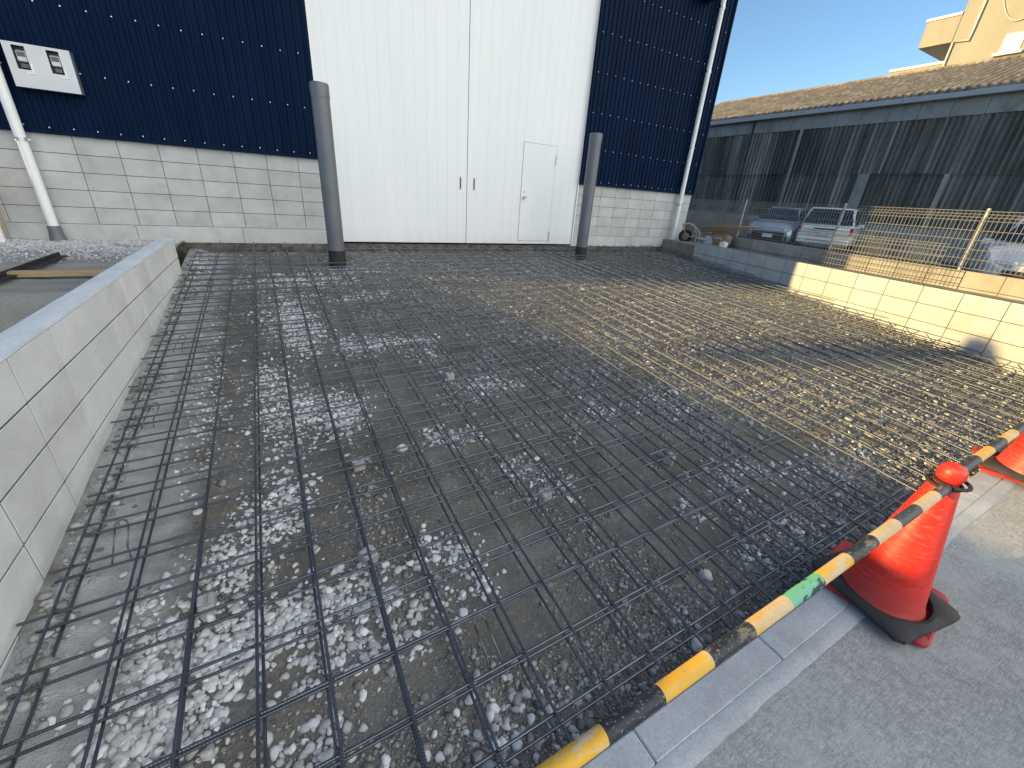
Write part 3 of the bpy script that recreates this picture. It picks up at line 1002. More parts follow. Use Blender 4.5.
# ------------------------------------------------------------------ things at the far right corner of the bed
m = MB(); m.box(-.025, .025, -.56, .56, -.14, .145, .004)
o = m.build('formwork_board', M['ply']); o.location = (8.06, 6.74, -.985); o.rotation_euler = (R(2), R(6), math.atan2(-.27, 1.1))
tag(o, 'brown formwork board standing between the retaining wall and the downpipe', 'board')
# wheelbarrow
wb = empty('wheelbarrow', (8.50, 6.98, -.745), R(-40), 'small wheelbarrow frame with a dark wheel parked by the right downpipe', 'wheelbarrow')
m = MB()
for k in range(24):
    pass
def torus(mb, R0, r, c, axis='Y', n=28, k=10, mi=None):
    vs = []; fs = []
    for i in range(n):
        a = 2*pi*i/n
        for j in range(k):
            b = 2*pi*j/k
            rr = R0 + r*cos(b)
            p = (rr*cos(a), r*sin(b), rr*sin(a)) if axis == 'Y' else (rr*cos(a), rr*sin(a), r*sin(b))
            vs.append((p[0]+c[0], p[1]+c[1], p[2]+c[2]))
    for i in range(n):
        for j in range(k):
            i2, j2 = (i+1) % n, (j+1) % k
            fs.append((i*k+j, i2*k+j, i2*k+j2, i*k+j2))
    mb.add(vs, fs, mi)
torus(m, .115, .034, (0, 0, .15)); wbw = m.build('wheel', M['tyre'], wb, smooth=True)
m = MB(); m.tube([(0, -.03, .14), (0, .03, .14)], .075, 16); m.build('rim', simple('rusty_rim', (.20, .13, .09), .7), wbw, auto=.6)
m = MB()
for s in (-1, 1):
    m.tube([(-.02, s*.05, .14), (-.10, s*.10, .40), (.05, s*.14, .43), (.22, s*.20, .30), (.36, s*.22, .02)], .013, 8); m.tube([(0, s*.05, .14), (.3, s*.2, .16), (.8, s*.24, .34), (.95, s*.24, .36)], .013, 8)
m.tube([(-.10, -.10, .40), (-.10, .10, .40)], .013, 8); m.tube([(.3, -.2, .16), (.3, .2, .16)], .012, 8)
m.build('frame', M['galv'], wb, auto=.8)
# hollow blocks
for i, (px, py, rz) in enumerate(((8.36, 6.42, .2), (8.40, 6.12, .35))):
    m = MB()
    L, D, Hh = .2, .06, .19
    m.box(-L, L, -D, -D+.028, 0, Hh, .003); m.box(-L, L, D-.028, D, 0, Hh, .003)
    for xx in (-L, -.075, .04, L-.03): m.box(xx, xx+.03, -D+.028, D-.028, .001, Hh-.002)
    o = m.build('hollow_block', M['block']); o.location = (px, py, -.712); o.rotation_euler = (R(90) if i == 0 else 0, 0, rz+1.2)
    if i == 0: o.location.z = -.65
    tag(o, ('hollow grey building block on its side' if i == 0 else 'hollow grey building block standing upright') + ' behind the retaining wall', 'building block')
def blob(name, loc, s, mat, seed, label, cat, flat=.9):
    bm = bmesh.new(); bmesh.ops.create_icosphere(bm, subdivisions=4, radius=1)
    for v in bm.verts:
        p = v.co.copy()
        q = Vector([math.copysign(abs(c)**.65, c) for c in p])
        n = 1 + .16*noise.noise(p*2+Vector((seed, 0, 0))) + .06*noise.noise(p*6+Vector((seed, 0, 0)))
        v.co = Vector((q.x*s[0]*n, q.y*s[1]*n, max(q.z*n, -.75)*s[2]))
    for f in bm.faces: f.smooth = True
    me = bpy.data.meshes.new(name); bm.to_mesh(me); bm.free(); me.materials.append(mat)
    o = link(name, me); o.location = loc; tag(o, label, cat); return o
blob('brown_sack', (8.48, 6.02, -.60), (.16, .2, .14), simple('brown_sack', (.22, .15, .09), .85, 0, .3, .25, 20, 60, .4), 3, 'crumpled brown sack beside the hollow blocks', 'sack')
blob('plastic_bag', (8.29, 5.80, -.66), (.06, .08, .07), simple('white_bag', (.7, .7, .7), .5), 8, 'small white plastic bag on the end of the retaining wall', 'bag')
for i in range(4):
    a = Vector((8.72+.05*i, 7.05-.12*i, -.40-.035*i)); b = Vector((8.22+.09*i, 5.05+.28*i, -.25-.045*i))
    m = MB(); mid = a.lerp(b, .5)
    m.tube([a-mid, (b-a)*.02 + Vector((.012*(i-1.5), 0, .02-.012*i)), b-mid], [.018, .022, .016], 8)
    o = m.build('bamboo_pole', M['wood'], smooth=True); o.location = mid
    tag(o, ['upper', 'second', 'third', 'lowest'][i] + ' pale pole of the bundle leaning by the fence', 'pole', 'poles leaning by the fence')

# ------------------------------------------------------------------ cones and bars
CX, CY = 1.895, .258
def cone(x, y, label, rz=0):
    z0 = zs(x)
    root = empty('traffic_cone', (x, y, z0), rz, label, 'traffic cone', 'red traffic cones along the kerb')
    # red base tray
    def sq(hw, z, n=6, cr=.035):
        p = []
        for sx, sy, a0 in ((1, 1, 0), (-1, 1, pi/2), (-1, -1, pi), (1, -1, 1.5*pi)):
            for i in range(n):
                a = a0 + (pi/2)*i/(n-1)
                p.append((sx*(hw-cr)+cr*cos(a), sy*(hw-cr)+cr*sin(a), z))
        return p
    m = MB(); rings = [sq(.185, .002), sq(.185, .016), sq(.178, .022), sq(.150, .020), sq(.146, .014), sq(.05, .014)]
    n = len(rings[0]); vs = sum(rings, []); fs = []
    for i in range(len(rings)-1):
        for k in range(n):
            k2 = (k+1) % n; fs.append((i*n+k, i*n+k2, (i+1)*n+k2, (i+1)*n+k))
    m.add(vs, fs); m.T = Matrix.Identity(4)
    b = m.build('cone_base', M['conebase'], root, auto=.7); b.rotation_euler = (0, 0, R(7)); b.location = (.055, .012, 0)
    # black rubber weight with a round hole
    m = MB(); N = 48; hw = .178
    def sqp(a, h):
        c, s = cos(a), sin(a); k = 1/max(abs(c), abs(s)); r = h*min(k, 1.32)
        return r*c, r*s
    prof = [('c', .147, .024), ('c', .147, .052), ('c', .158, .056), ('s', hw-.012, .050), ('s', hw, .040), ('s', hw, .024)]
    vs = []; fs = []
    for kd, h, z in prof:
        for k in range(N):
            a = 2*pi*(k+.5)/N
            xx, yy = (h*cos(a), h*sin(a)) if kd == 'c' else sqp(a, h)
            vs.append((xx, yy, z + .006*noise.noise((xx*9+x, yy*9, 0))))
    for i in range(len(prof)-1):
        for k in range(N):
            k2 = (k+1) % N; fs.append((i*N+k, i*N+k2, (i+1)*N+k2, (i+1)*N+k))
    for k in range(N): fs.append((5*N+k, 5*N+(k+1) % N, (k+1) % N, k))
    m.add(vs, fs)
    w = m.build('rubber_weight', M['rubber'], root, auto=.7); w.rotation_euler = (R(2.5), R(-1.5), R(-10)); w.location = (.02, .0, .004)
    m = MB()
    pr = [(.143, .026), (.144, .032), (.138, .040), (.130, .060), (.1265, .075), (.118, .12), (.044, .538), (.038, .556), (.031, .565), (.030, .574), (.034, .580), (.0375, .592), (.0375, .606), (.034, .620), (.025, .632), (.012, .638), (.0005, .639)]
    m.lathe(pr, 56); m.build('cone_body', M['cone'], root, auto=.9)
    return root
cone(CX, CY, 'red traffic cone standing whole on the slab, holding two striped bars', 0)
cone(3.62, .24, 'red traffic cone cut off by the right edge of the photo', R(14))

def barrier(xa, xb, y0, pattern, phase, label):
    zc = .566
    za, zb = zs(xa)+zc, zs(xb)+zc
    L = math.hypot(xb-xa, zb-za)
    root = empty('cone_bar', ((xa+xb)/2, y0, (za+zb)/2), 0, label, 'barrier bar', 'striped bars between the cones')
    root.rotation_euler = (0, -math.atan2(zb-za, xb-xa), 0)
    x = -L/2+.05
    k = 0; B = .138
    edges = [-L/2+.05]
    # bands measured from the right-hand (cone) end
    m = MB(); mi_all = []
    pos = L/2-.06
    seg = []
    first = True
    while pos > -L/2+.06:
        w = B if not first else B*phase
        first = False
        a = max(pos-w, -L/2+.05)
        seg.append((a, pos)); pos = a
    r = .0170
    for i, (a, b) in enumerate(seg):
        mi = pattern[i % len(pattern)] if i < len(pattern) else i % 2
        vs = []; fs = []; n = 28; rows = 8
        for j in range(rows+1):
            xx = a+(b-a)*j/rows
            for q in range(n):
                t = 2*pi*q/n; rr = r*(1+.006*noise.noise((xx*30, cos(t)*2, sin(t)*2)))
                vs.append((xx, rr*cos(t), rr*sin(t)))
        for j in range(rows):
            for q in range(n):
                q2 = (q+1) % n; fs.append((j*n+q, j*n+q2, (j+1)*n+q2, (j+1)*n+q))
        m.add(vs, fs, mi)
    m.tube([(L/2-.062, 0, 0), (L/2-.04, 0, 0)], [r*1.08, r*.9], 20, True, 0)
    m.tube([(-L/2+.062, 0, 0), (-L/2+.04, 0, 0)], [r*1.08, r*.9], 20, True, 0)
    m.build('bar_tube', [M['st_black'], M['st_yellow'], M['st_worn'], M['st_green'], M['st_grey']], root, smooth=True)
    for s in (-1, 1):
        m = MB(); torus(m, .044, .006, (s*(L/2+.006), 0, 0.008 if s > 0 else -.006), 'Z')
        m.build('end_ring', M['sleeve'], root, smooth=True)
    return root
barrier(CX-1.76, CX-.006, CY-.012, [4, 2, 4, 2, 0, 1, 3, 2, 0, 1, 0, 1, 0, 1], .5, 'worn striped bar with green tape, in front of the near cone')
barrier(CX+.006, 3.61, CY+.004, [0, 1]*9, 1, 'yellow and black bar from the near cone to the right edge')

# ------------------------------------------------------------------ cars
def mat_paint(name, c, metal=.4, rough=.32):
    t = NT(name); v = t.coord()
    a = t.ramp(t.noise(v, 3, 4), [(.3, tuple(x*.92 for x in c)), (.7, c)])
    t.set(a, rough, metal, .5); t.b.inputs['Coat Weight'].default_value = .6
    return t.mat
M['p_blue'] = mat_paint('silver_blue_paint', (.34, .39, .47), .2)
M['p_white'] = mat_paint('silver_white_paint', (.80, .80, .78), .0)
M['p_white2'] = mat_paint('white_paint', (.74, .72, .68), .0, .5)
M['plate'] = simple('number_plate', (.75, .76, .75), .5)
M['redlamp'] = simple('red_lamp', (.40, .02, .02), .2)
M['lamp'] = simple('clear_lamp', (.6, .62, .65), .15, .2)
M['trim'] = simple('black_trim', (.02, .02, .022), .5)

def car(name, loc, az, st, L, Wd, paint, label, cat, rear):
    """st: stations (x, z_sill, z_belt, z_top, half width at belt, half width at top); x=0 is the end facing the viewer"""
    root = empty(name, loc, az, label, cat)
    m = MB(); rings = []
    for (x, zs_, zb, zt, wb, wt) in st:
        half = [(0, zs_), (wb*.80, zs_), (wb*.97, zs_+.10), (wb*1.0, zs_+(zb-zs_)*.55), (wb*.985, zb-.03), (wb*.95, zb), (wt*1.0, zt-.05), (wt*.90, zt-.012), (0, zt)]
        ring = [(x, y, z) for y, z in half] + [(x, -y, z) for y, z in half[-2:0:-1]]
        rings.append(ring)
    n = len(rings[0]); vs = sum(rings, []); fs = []
    for i in range(len(rings)-1):
        for k in range(n):
            k2 = (k+1) % n; fs.append((i*n+k, i*n+k2, (i+1)*n+k2, (i+1)*n+k))
    fs.append(tuple(range(n))); fs.append(tuple(range((len(rings)-1)*n, len(rings)*n)))
    m.add(vs, fs); body = m.build('body', paint, root, auto=.55)
    # glass, 6 mm proud
    cab = [i for i, s in enumerate(st) if s[3]-s[2] > .22]
    def sidewin(sy):
        g = MB()
        a0, a1 = cab[0], cab[-1]
        for i in range(a0, a1):
            for u0, u1 in (((.06, .94),)):
                q = []
                for (ii, u) in ((i, u0), (i, u1)):
                    pass
            p = [Vector(rings[i][5]), Vector(rings[i+1][5]), Vector(rings[i+1][6]), Vector(rings[i][6])]
            c = sum(p, Vector())/4
            p = [c+(q-c)*.90+Vector((0, .008, 0)) for q in p]
            g.add([(q.x, q.y*sy, q.z) for q in p], [(0, 1, 2, 3)])
        return g.build('side_window', M['glassdark'], root)
    sidewin(1); sidewin(-1)
    def screen(i, j, nm, inset=.88, out=-1):
        g = MB()
        p = [Vector((st[i][0], st[i][4]*.95, st[i][3])), Vector((st[i][0], -st[i][4]*.95, st[i][3])), Vector((st[j][0], -st[j][5]*.93, st[j][3]-.04)), Vector((st[j][0], st[j][5]*.93, st[j][3]-.04))]
        if i == j:
            pass
        c = sum(p, Vector())/4
        nrm = (p[1]-p[0]).cross(p[2]-p[0]).normalized()
        if nrm.x*out < 0: nrm = -nrm
        p = [c+(q-c)*inset+nrm*.045 for q in p]
        rows_ = 6; v2 = []; f2 = []
        for r_ in range(2):
            for k in range(rows_+1):
                u = k/rows_; q = (p[0].lerp(p[1], u) if r_ == 0 else p[3].lerp(p[2], u)); q = q - nrm*.02*(2*u-1)**2
                v2.append(tuple(q))
        for k in range(rows_): f2.append((k, k+1, rows_+2+k, rows_+1+k))
        g.add(v2, f2)
        return g.build(nm, M['glassdark'], root, smooth=True)
    if rear: screen(2, 3, 'rear_window', .94)
    else: screen(4, 6, 'windscreen', .92)
    for sx in (L*.19, L*.81):
        for sy in (-1, 1):
            w = MB(); w.tube([(sx, sy*(Wd-.17), .30), (sx, sy*(Wd+.004), .30)], .29, 24); wo = w.build('wheel', M['tyre'], root, auto=.6)
            w = MB(); w.tube([(sx, sy*(Wd-.02), .30), (sx, sy*(Wd+.012), .30)], .19, 16); w.build('rim', M['alu'], wo, auto=.6)
    for sy in (-1, 1):
        w = MB(); xm = (st[5][0] if not rear else L*.68); w.box(xm-.07, xm+.07, sy*(Wd+.03)-.09, sy*(Wd+.03)+.09, .90, 1.03, .03)
        w.build('mirror', paint, root)
    return root
# hatchback, front towards the viewer
ss = [(0.0, .26, .58, .62, .66, .5), (.10, .20, .66, .72, .78, .6), (.45, .18, .80, .87, .83, .62), (.85, .18, .86, .93, .845, .66), (1.08, .18, .90, .98, .85, .66),
      (1.45, .18, .92, 1.22, .85, .62), (1.85, .18, .93, 1.45, .85, .56), (2.4, .18, .94, 1.50, .85, .56), (3.1, .18, .96, 1.46, .85, .55), (3.6, .20, .98, 1.28, .83, .55), (3.85, .24, .94, 1.0, .80, .6), (3.95, .35, .80, .86, .72, .55)]
CG = -1.18
cz = CG
az1 = R(90-56)
c1 = car('parked_car', (16.95, 10.1, cz), R(20), ss, 3.95, .83, M['p_blue'], 'silver blue hatchback parked nose first against the dark shed, left of the van', 'car', False)
def hatch_front(c1):
    m2 = MB(); m2.prism([(-.03, .20), (-.035, .56), (.12, .56), (.12, .20)], -.56, .56); m2.build('grille', M['trim'], c1)
    m2 = MB(); m2.box(-.05, -.035, -.17, .17, .36, .50, .004); m2.build('number_plate', M['plate'], c1)
    for sy in (-1, 1):
        m2 = MB(); m2.box(-.02, .14, -.16, .16, -.05, .05, .03)
        o = m2.build('headlight', M['lamp'], c1); o.location = (.07, sy*.60, .655); o.rotation_euler = (0, 0, -sy*R(28))
        m2 = MB(); m2.box(0, .05, -.06, .06, -.10, .10, .02); o = m2.build('fog_lamp_recess', M['trim'], c1); o.location = (.0, sy*.66, .34); o.rotation_euler = (0, 0, -sy*R(25))
    m2 = MB(); m2.box(-.05, -.02, -.62, .62, .17, .20, .006); m2.build('lower_lip', M['alu'], c1)
hatch_front(c1)
c3 = car('parked_car', (11.3, 1.78, cz), R(16), ss, 3.95, .83, M['p_white2'], 'white car behind the fence, cut by the right edge of the photo', 'car', False)
hatch_front(c3)
# estate van, rear towards the viewer
sv = [(0.0, .35, .80, .84, .80, .76), (.05, .27, .84, .90, .84, .78), (.09, .25, .90, .96, .845, .76), (.30, .22, .93, 1.53, .845, .68), (.7, .2, .93, 1.56, .85, .68), (1.5, .2, .93, 1.57, .85, .68),
      (2.4, .2, .92, 1.55, .85, .68), (2.85, .2, .92, 1.45, .85, .64), (3.35, .2, .90, 1.0, .85, .66), (4.0, .2, .82, .88, .84, .62), (4.3, .25, .66, .70, .78, .55)]
def van(loc, rz, paint, label):
    c2 = car('parked_van', loc, rz, sv, 4.3, .83, paint, label, 'van', True)
    m2 = MB(); m2.box(-.06, .12, -.80, .80, .30, .50, .04); m2.build('bumper', paint, c2)
    m2 = MB(); m2.box(-.02, -.004, -.34, .34, .80, .85, .004); m2.build('hatch_handle', M['trim'], c2)
    m2 = MB(); m2.box(-.025, -.004, -.17, .17, .61, .76, .004); m2.build('number_plate', M['plate'], c2)
    for sy in (-1, 1):
        m2 = MB(); m2.box(-.02, .12, -.055, .055, -.13, .13, .02); o = m2.build('tail_light', M['redlamp'], c2); o.location = (.02, sy*.78, .76); o.rotation_euler = (0, 0, -sy*R(10))
    return c2
van((17.6, 8.45, cz), R(20), M['p_white'], 'silver white van parked with its rear window towards the lot')

# ------------------------------------------------------------------ corrugated shed
def mat_slate():
    t = NT('aged_corrugated_slate'); g = t.coord()
    a = t.ramp(t.noise(t.coord((1, .9, .12)), 1.2, 7, .72), [(.30, (.07, .068, .055)), (.46, (.16, .156, .13)), (.60, (.28, .273, .23)), (.78, (.44, .43, .37))])
    # one tone per sheet
    sx = t.n('ShaderNodeSeparateXYZ'); t.l(g, sx.inputs['Vector'])
    cell = t.math('ADD', t.math('FLOOR', t.math('MULTIPLY', sx.outputs['Y'], 1/.78)), t.math('MULTIPLY', t.math('GREATER_THAN', sx.outputs['Z'], 2.95), 37.3))
    wn = t.n('ShaderNodeTexWhiteNoise'); wn.noise_dimensions = '1D'; t.l(cell, wn.inputs['W'])
    a = t.mix(1.0, a, t.math('ADD', t.math('MULTIPLY', wn.outputs['Value'], .75), .6), 'MULTIPLY')
    st = t.ramp(t.noise(t.coord((1, 2.6, .07)), 2.2, 6, .75), [(.46, 0), (.68, .85)])
    a = t.mix(st, a, (.045, .048, .046))
    lt = t.ramp(t.noise(t.coord((1, 5, .10)), 3, 5, .75), [(.58, 0), (.72, .6)])
    a = t.mix(lt, a, (.42, .41, .36))
    t.bump(t.noise(g, 25, 4), .3, .01)
    return t.set(a, .85, spec=.25)
M['slate'] = mat_slate()
M['slate_pale'] = concrete('pale_slate_sheet', (.26, .255, .23), (.38, .372, .335), 1.2, 30, .15, stain=(1.5, .5, (.09, .09, .088)), stretch=(1, 1, .2))
def mat_roof():
    t = NT('mossy_corrugated_roof'); v = t.coord()
    a = t.ramp(t.noise(v, 1.8, 7, .75), [(.3, (.10, .083, .065)), (.5, (.20, .17, .13)), (.7, (.37, .325, .26))])
    t.bump(t.noise(v, 20, 4), .5, .02)
    return t.set(a, .95, spec=.2)
M['roof'] = mat_roof()
M['gutter'] = simple('grey_gutter', (.42, .43, .43), .5, 0, .4, .1, 1.5)
XS = 21.8
Y0s, Y1s = -1.5, 22.0
zEave = 4.12
sh = empty('corrugated_shed', (XS, 10, CG), 0, 'long dark corrugated shed with a mossy roof behind the parked cars', 'shed')
TS = Matrix.Translation((-XS, -10, -CG))
def corr(y0, y1, z0, z1, x, pitch, amp, top=None):
    mb = MB(); mb.T = TS
    n = int((y1-y0)/pitch*6); vs = []; fs = []
    for i in range(n+1):
        y = y0+(y1-y0)*i/n
        xx = x + amp*cos(2*pi*y/pitch)
        vs += [(xx, y, z0), (xx, y, z1)]
        if i: fs.append((2*i-2, 2*i, 2*i+1, 2*i-1))
    mb.add(vs, fs); return mb
corr(Y0s, Y1s, 1.74, 3.62, XS, .18, .034).build('wall_cladding', M['slate'], sh)
corr(Y0s, Y1s, -.12, 1.80, XS+.045, .18, .034).build('wall_cladding', M['slate'], sh)
m = MB(); m.T = TS; m.box(XS-.026, XS-.019, Y0s, Y1s, 1.735, 1.752); m.build('overlap_strip', M['slate'], sh)
m = MB(); m.T = TS; m.box(XS+.02, XS+.3, Y0s, Y1s, CG-.4, -.10)
m.build('plinth', M['slate_pale'], sh)
m = MB(); m.T = TS
y = Y0s
while y < Y1s:
    m.box(XS-.04, XS+.04, y+.006, min(y+.93, Y1s)-.006, 3.56, zEave+.19, .004); y += .93
m.build('fascia_sheets', M['slate_pale'], sh)
m = MB(); m.T = TS
y = Y0s
while y < Y1s:
    m.box(XS-.26, XS-.13, y+.004, min(y+3.6, Y1s)-.004, zEave-.02, zEave+.16, .015); y += 3.6
m.build('gutter', M['gutter'], sh)
# roof: corrugated sheets rising away from the eave
RX0, RX1, RZ0, RZ1 = XS-.22, 27.2, zEave+.20, 6.34
def roof_sheets():
    mb = MB(); mb.T = TS
    pitch = .26; n = int((Y1s-Y0s)/pitch*6)
    vs = []; fs = []; rowsx = 14
    for i in range(n+1):
        y = Y0s+(Y1s-Y0s)*i/n
        sheet = int((y-Y0s)/.8)
        w = .08*cos(2*pi*y/pitch)
        for r_ in range(rowsx+1):
            u = r_/rowsx
            x = RX0+(RX1-RX0)*u; z = RZ0+(RZ1-RZ0)*u + w + .02*noise.noise((x*.6, y*.6, 0))
            if r_ == 0:
                x += -.05*((sheet*7919) % 5)/5
            vs.append((x, y, z))
        vs.append((RX0-.05*((sheet*7919) % 5)/5+.004, y, RZ0+w*1.05-.13))
        if i:
            k = rowsx+2; b = i*k
            for r_ in range(rowsx): fs.append((b-k+r_, b+r_, b+r_+1, b-k+r_+1))
            fs.append((b-k+rowsx+1, b+rowsx+1, b, b-k))
    mb.add(vs, fs); return mb.build('roof', M['roof'], sh, smooth=True)
roof_sheets()
m = MB(); m.T = TS
m.prism([(RX1-.2, RZ1-.09), (RX1, RZ1+.03), (RX1+.2, RZ1-.09)], Y0s, Y1s); m.tube([(RX1, Y0s, RZ1+.02), (RX1, Y1s, RZ1+.02)], .09, 10)
m.build('ridge', M['roof'], sh)
m = MB(); m.T = TS
m.box(XS+.1, 33, Y1s-.1, Y1s, CG, 4.2); m.box(XS+.1, 33, Y0s, Y0s+.1, CG, 4.2); m.box(32.5, 32.6, Y0s, Y1s, CG, 4.2); m.box(27.3, 33, Y0s, Y1s, 4.2, 4.3)
m.build('end_wall', M['slate'], sh)
m = MB(); m.T = TS
m.box(XS-.075, XS-.02, 12.78, 12.90, -.1, 4.05); m.build('cover_strip', M['slate_pale'], sh)
m = MB(); m.T = TS
m.box(XS-.03, XS+.0, 9.55, 9.95, -.1, 1.76); m.build('cover_strip', M['slate_pale'], sh)
m = MB(); m.T = TS
m.box(XS-.03, XS+.0, 7.05, 7.2, -.1, 1.76); m.build('cover_strip', M['slate_pale'], sh)
m = MB(); m.T = TS
m.tube([(XS-.09, 15.25, -.1), (XS-.09, 15.25, 4.1)], .045, 8); m.build('drainpipe', M['trim'], sh)

# ------------------------------------------------------------------ apartment block behind the shed
def mat_stucco():
    t = NT('cream_stucco'); v = t.coord((1, 1, .4))
    a = t.ramp(t.noise(v, .5, 6, .65), [(.3, (.265, .252, .218)), (.7, (.325, .31, .268))])
    s_ = t.ramp(t.noise(t.coord((1, 2, .12)), 1.4, 5, .7), [(.5, 0), (.8, .4)])
    a = t.mix(s_, a, (.22, .20, .165))
    return t.set(a, .9, spec=.2)
M['stucco'] = mat_stucco(); M['coping'] = simple('white_coping', (.62, .61, .58), .6)
K = 34/30
ap = empty('apartment_block', (34, 8, -1.3), 0, 'cream apartment block rising behind the mossy shed roof', 'building')
TA = Matrix.Translation((-34, -8, 1.3))
m = MB(); m.T = TA
XA = 34
m.box(XA, XA+9, -4, 11.85*K, -1.6, 13.5)
m.build('main_wall', M['stucco'], ap)
m = MB(); m.T = TA
m.box(XA+.02, XA+8, 11.85*K+.003, 14.0*K, -1.6, 7.22*K); lowp = m.build('side_wing', M['stucco'], ap)
m = MB(); m.T = TA; m.box(XA-.04, XA+8.1, 11.75*K+.02, 14.05*K, 7.225*K, 7.225*K+.12); m.build('coping', M['coping'], lowp)
m = MB(); m.T = TA
m.box(XA-.03, XA+4, 11.86*K+.003, 13.15*K, 8.06*K, 9.10*K)
bal = m.build('balcony', M['stucco'], ap)
m = MB(); m.T = TA; m.box(XA-.09, XA+4.05, 11.86*K+.003, 13.2*K, 9.103*K, 9.103*K+.12); m.build('coping', M['coping'], bal)
m = MB(); m.T = TA
m.tube([(XA-.08, 12.0*K-.25, 5.5), (XA-.08, 12.0*K-.25, 8.02*K), (XA-.08, 11.2*K, 8.0*K), (XA-.08, 11.2*K, 8.3*K), (XA-.08, 11.15*K, 13.3)], .06, 8)
m.build('drainpipe', M['gutter'], ap)
m = MB(); m.T = TA
pts = [(XA-.06, 10.6*K - 1.9*u, 10.6 - 1.1*(4*u*(1-u))) for u in np.linspace(0, 1, 12)]
m.tube(pts, .025, 6); m.build('cable', M['gutter'], ap)
m = MB(); m.T = TA
yw0, yw1, zw0, zw1 = 9.3*K, 9.95*K, 7.25*K, 7.95*K
for a, b, c, d in ((yw0, yw0+.07, zw0, zw1), (yw1-.07, yw1, zw0, zw1), (yw0+.07, yw1-.07, zw0, zw0+.07), (yw0+.07, yw1-.07, zw1-.07, zw1), ((yw0+yw1)/2-.03, (yw0+yw1)/2+.03, zw0+.07, zw1-.07)):
    m.box(XA-.06, XA-.002, a, b, c, d)
win = m.build('window', M['coping'], ap)
m = MB(); m.T = TA; m.box(XA-.02, XA-.003, yw0+.07, yw1-.07, zw0+.07, zw1-.07); m.build('pane', simple('pale_pane', (.12, .125, .12), .2), win)
m = MB(); m.T = TA; m.box(XA-.22, XA-.002, yw0-.15, yw1+.15, zw0-.12, zw0-.004); m.build('sill', M['coping'], win)

# bare twigs above the shed roof
tw = empty('bare_tree', (28.5, 13.4, -1.2), 0, 'bare twigs of a small tree sticking up over the shed ridge', 'tree')
m = MB(); m.tube([(0, 0, 0), (.05, .05, 4), (0, 0, 7.2)], [.09, .06, .03], 8); m.build('trunk', M['ply'], tw, smooth=True)
m = MB()
for k in range(14):
    a = random.uniform(0, 2*pi); z = random.uniform(5.8, 7.2); l = random.uniform(.5, 1.3)
    p = Vector((0, 0, z)); q = p + Vector((.45*l*cos(a), .6*l*sin(a), .8*l)); r_ = q + Vector((.1*cos(a), .25*sin(a+.8), .35*l))
    m.tube([p, q, r_], [.016, .010, .004], 5)
m.build('branches', M['ply'], tw, smooth=True)

# ------------------------------------------------------------------ unseen wall and foliage, added to cast shadows over the lot
nb = MB()
block_wall(nb, -6.12, -6.0, -16, 9.2, .66, 11, .2, .4, 0)
o = nb.build('shade_wall', [M['block'], M['mortar']])
tag(o, 'long grey block wall added unseen left of the lot to shade it', 'wall')

sb = empty('shade_shrub', (-6.9, 6.35, -1.5), 0, 'evergreen clump added unseen beyond the shading wall to cast a rounded shadow', 'shade_shrub')  # unseen bush, added to shade the foot of the retaining wall
m = MB()
for _ in range(1100):
    d = Vector((random.gauss(0, 1), random.gauss(0, 1), random.gauss(0, 1))).normalized()*random.uniform(.55, 1)
    c = Vector((d.x*.26, d.y*.27, 3.02+d.z*.5))
    a = Vector((random.gauss(0, 1), random.gauss(0, 1), random.gauss(0, 1))).normalized(); b = a.orthogonal().normalized()
    m.add([c-a*.05, c+b*.025, c+a*.05, c-b*.025], [(0, 1, 2, 3)])
m.build('foliage', simple('shrub_leaf', (.05, .075, .03), .6), sb)
m = MB(); m.tube([(0, 0, 0), (.02, .03, 1), (0, 0, 3.0)], [.06, .05, .02], 8); m.build('stem', M['ply'], sb, smooth=True)
# ------------------------------------------------------------------ light
EL = R(12.0); sd_ = Vector((-.934, .356, 0)).normalized()
sun_dir = Vector((sd_.x*cos(EL), sd_.y*cos(EL), sin(EL)))
L = bpy.data.lights.new('sun', 'SUN'); L.energy = 5.0; L.angle = R(.55); L.color = (1, .72, .30)
lo = bpy.data.objects.new('sun', L); COL.objects.link(lo)
lo.rotation_euler = sun_dir.to_track_quat('Z', 'Y').to_euler()
lo.location = (-20, 8, 12)
w = bpy.data.worlds.new('World'); S.world = w; w.use_nodes = True
nt = w.node_tree; bg = nt.nodes['Background']
sk = nt.nodes.new('ShaderNodeTexSky'); sk.sky_type = 'NISHITA'; sk.sun_disc = False
sk.sun_elevation = EL; sk.sun_rotation = math.atan2(sun_dir.x, sun_dir.y)
sk.air_density = 1.0; sk.dust_density = .1; sk.ozone_density = 3.0
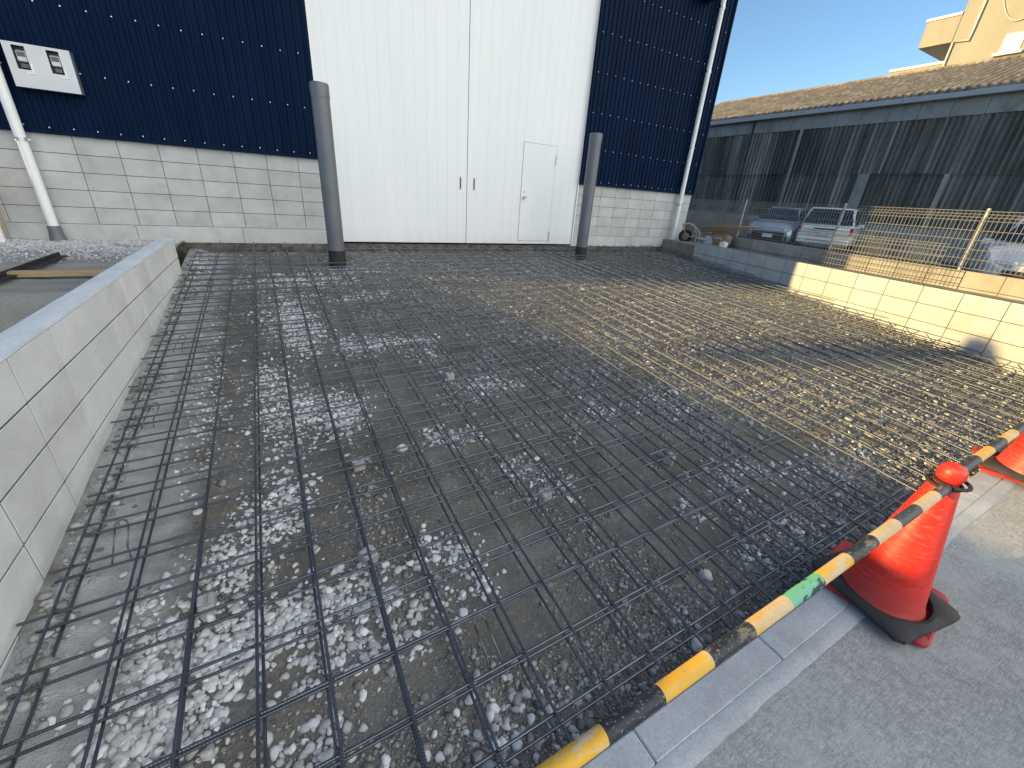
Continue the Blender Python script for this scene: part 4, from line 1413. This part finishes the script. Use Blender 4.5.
# added fill light: bright cloud-like bank behind the camera, for the shaded fronts
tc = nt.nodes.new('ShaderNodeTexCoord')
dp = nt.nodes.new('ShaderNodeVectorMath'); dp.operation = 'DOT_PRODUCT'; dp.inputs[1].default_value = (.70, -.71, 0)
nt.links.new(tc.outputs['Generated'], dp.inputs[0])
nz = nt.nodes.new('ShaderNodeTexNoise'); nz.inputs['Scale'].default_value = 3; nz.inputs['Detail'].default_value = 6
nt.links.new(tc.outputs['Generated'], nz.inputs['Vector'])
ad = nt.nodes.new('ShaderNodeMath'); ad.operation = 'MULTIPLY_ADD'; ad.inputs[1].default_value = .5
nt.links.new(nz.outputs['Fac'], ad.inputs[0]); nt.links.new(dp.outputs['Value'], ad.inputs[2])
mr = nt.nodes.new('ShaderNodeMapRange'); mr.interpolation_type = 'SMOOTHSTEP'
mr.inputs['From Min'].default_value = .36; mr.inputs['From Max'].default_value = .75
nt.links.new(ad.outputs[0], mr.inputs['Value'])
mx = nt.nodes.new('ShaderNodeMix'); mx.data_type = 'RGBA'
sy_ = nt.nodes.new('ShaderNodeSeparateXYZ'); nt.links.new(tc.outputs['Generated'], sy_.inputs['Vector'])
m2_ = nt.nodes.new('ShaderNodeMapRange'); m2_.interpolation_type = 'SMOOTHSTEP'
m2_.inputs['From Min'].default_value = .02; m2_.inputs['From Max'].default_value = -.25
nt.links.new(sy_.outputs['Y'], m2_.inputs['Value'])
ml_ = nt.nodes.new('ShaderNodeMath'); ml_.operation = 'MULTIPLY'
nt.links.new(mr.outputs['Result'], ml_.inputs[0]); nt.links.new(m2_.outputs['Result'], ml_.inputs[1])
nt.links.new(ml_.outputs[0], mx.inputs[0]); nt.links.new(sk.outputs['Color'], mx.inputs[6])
FILL = 10.6
mx.inputs[7].default_value = (FILL*.97, FILL*1.0, FILL*1.0, 1)
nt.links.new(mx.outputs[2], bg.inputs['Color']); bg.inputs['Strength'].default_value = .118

# ------------------------------------------------------------------ camera
Mr = ((0.87547823, -0.47869736, 0.0662322), (-0.14740956, -0.39505177, -0.90675494), (0.46022634, 0.78408095, -0.41642379))
cam = bpy.data.cameras.new('camera'); cam.sensor_width = 36; cam.sensor_fit = 'HORIZONTAL'
cam.lens = 36*411.1/1024; cam.clip_start = .02; cam.clip_end = 2000
co = bpy.data.objects.new('camera', cam); COL.objects.link(co)
r_, d_, f_ = Mr
co.matrix_world = Matrix(((r_[0], -d_[0], -f_[0], 0), (r_[1], -d_[1], -f_[1], 0), (r_[2], -d_[2], -f_[2], 0), (0, 0, 0, 1)))
S.camera = co
S.view_settings.view_transform = 'Standard'; S.view_settings.look = 'None'
S.view_settings.exposure = 1.0; S.view_settings.gamma = 1
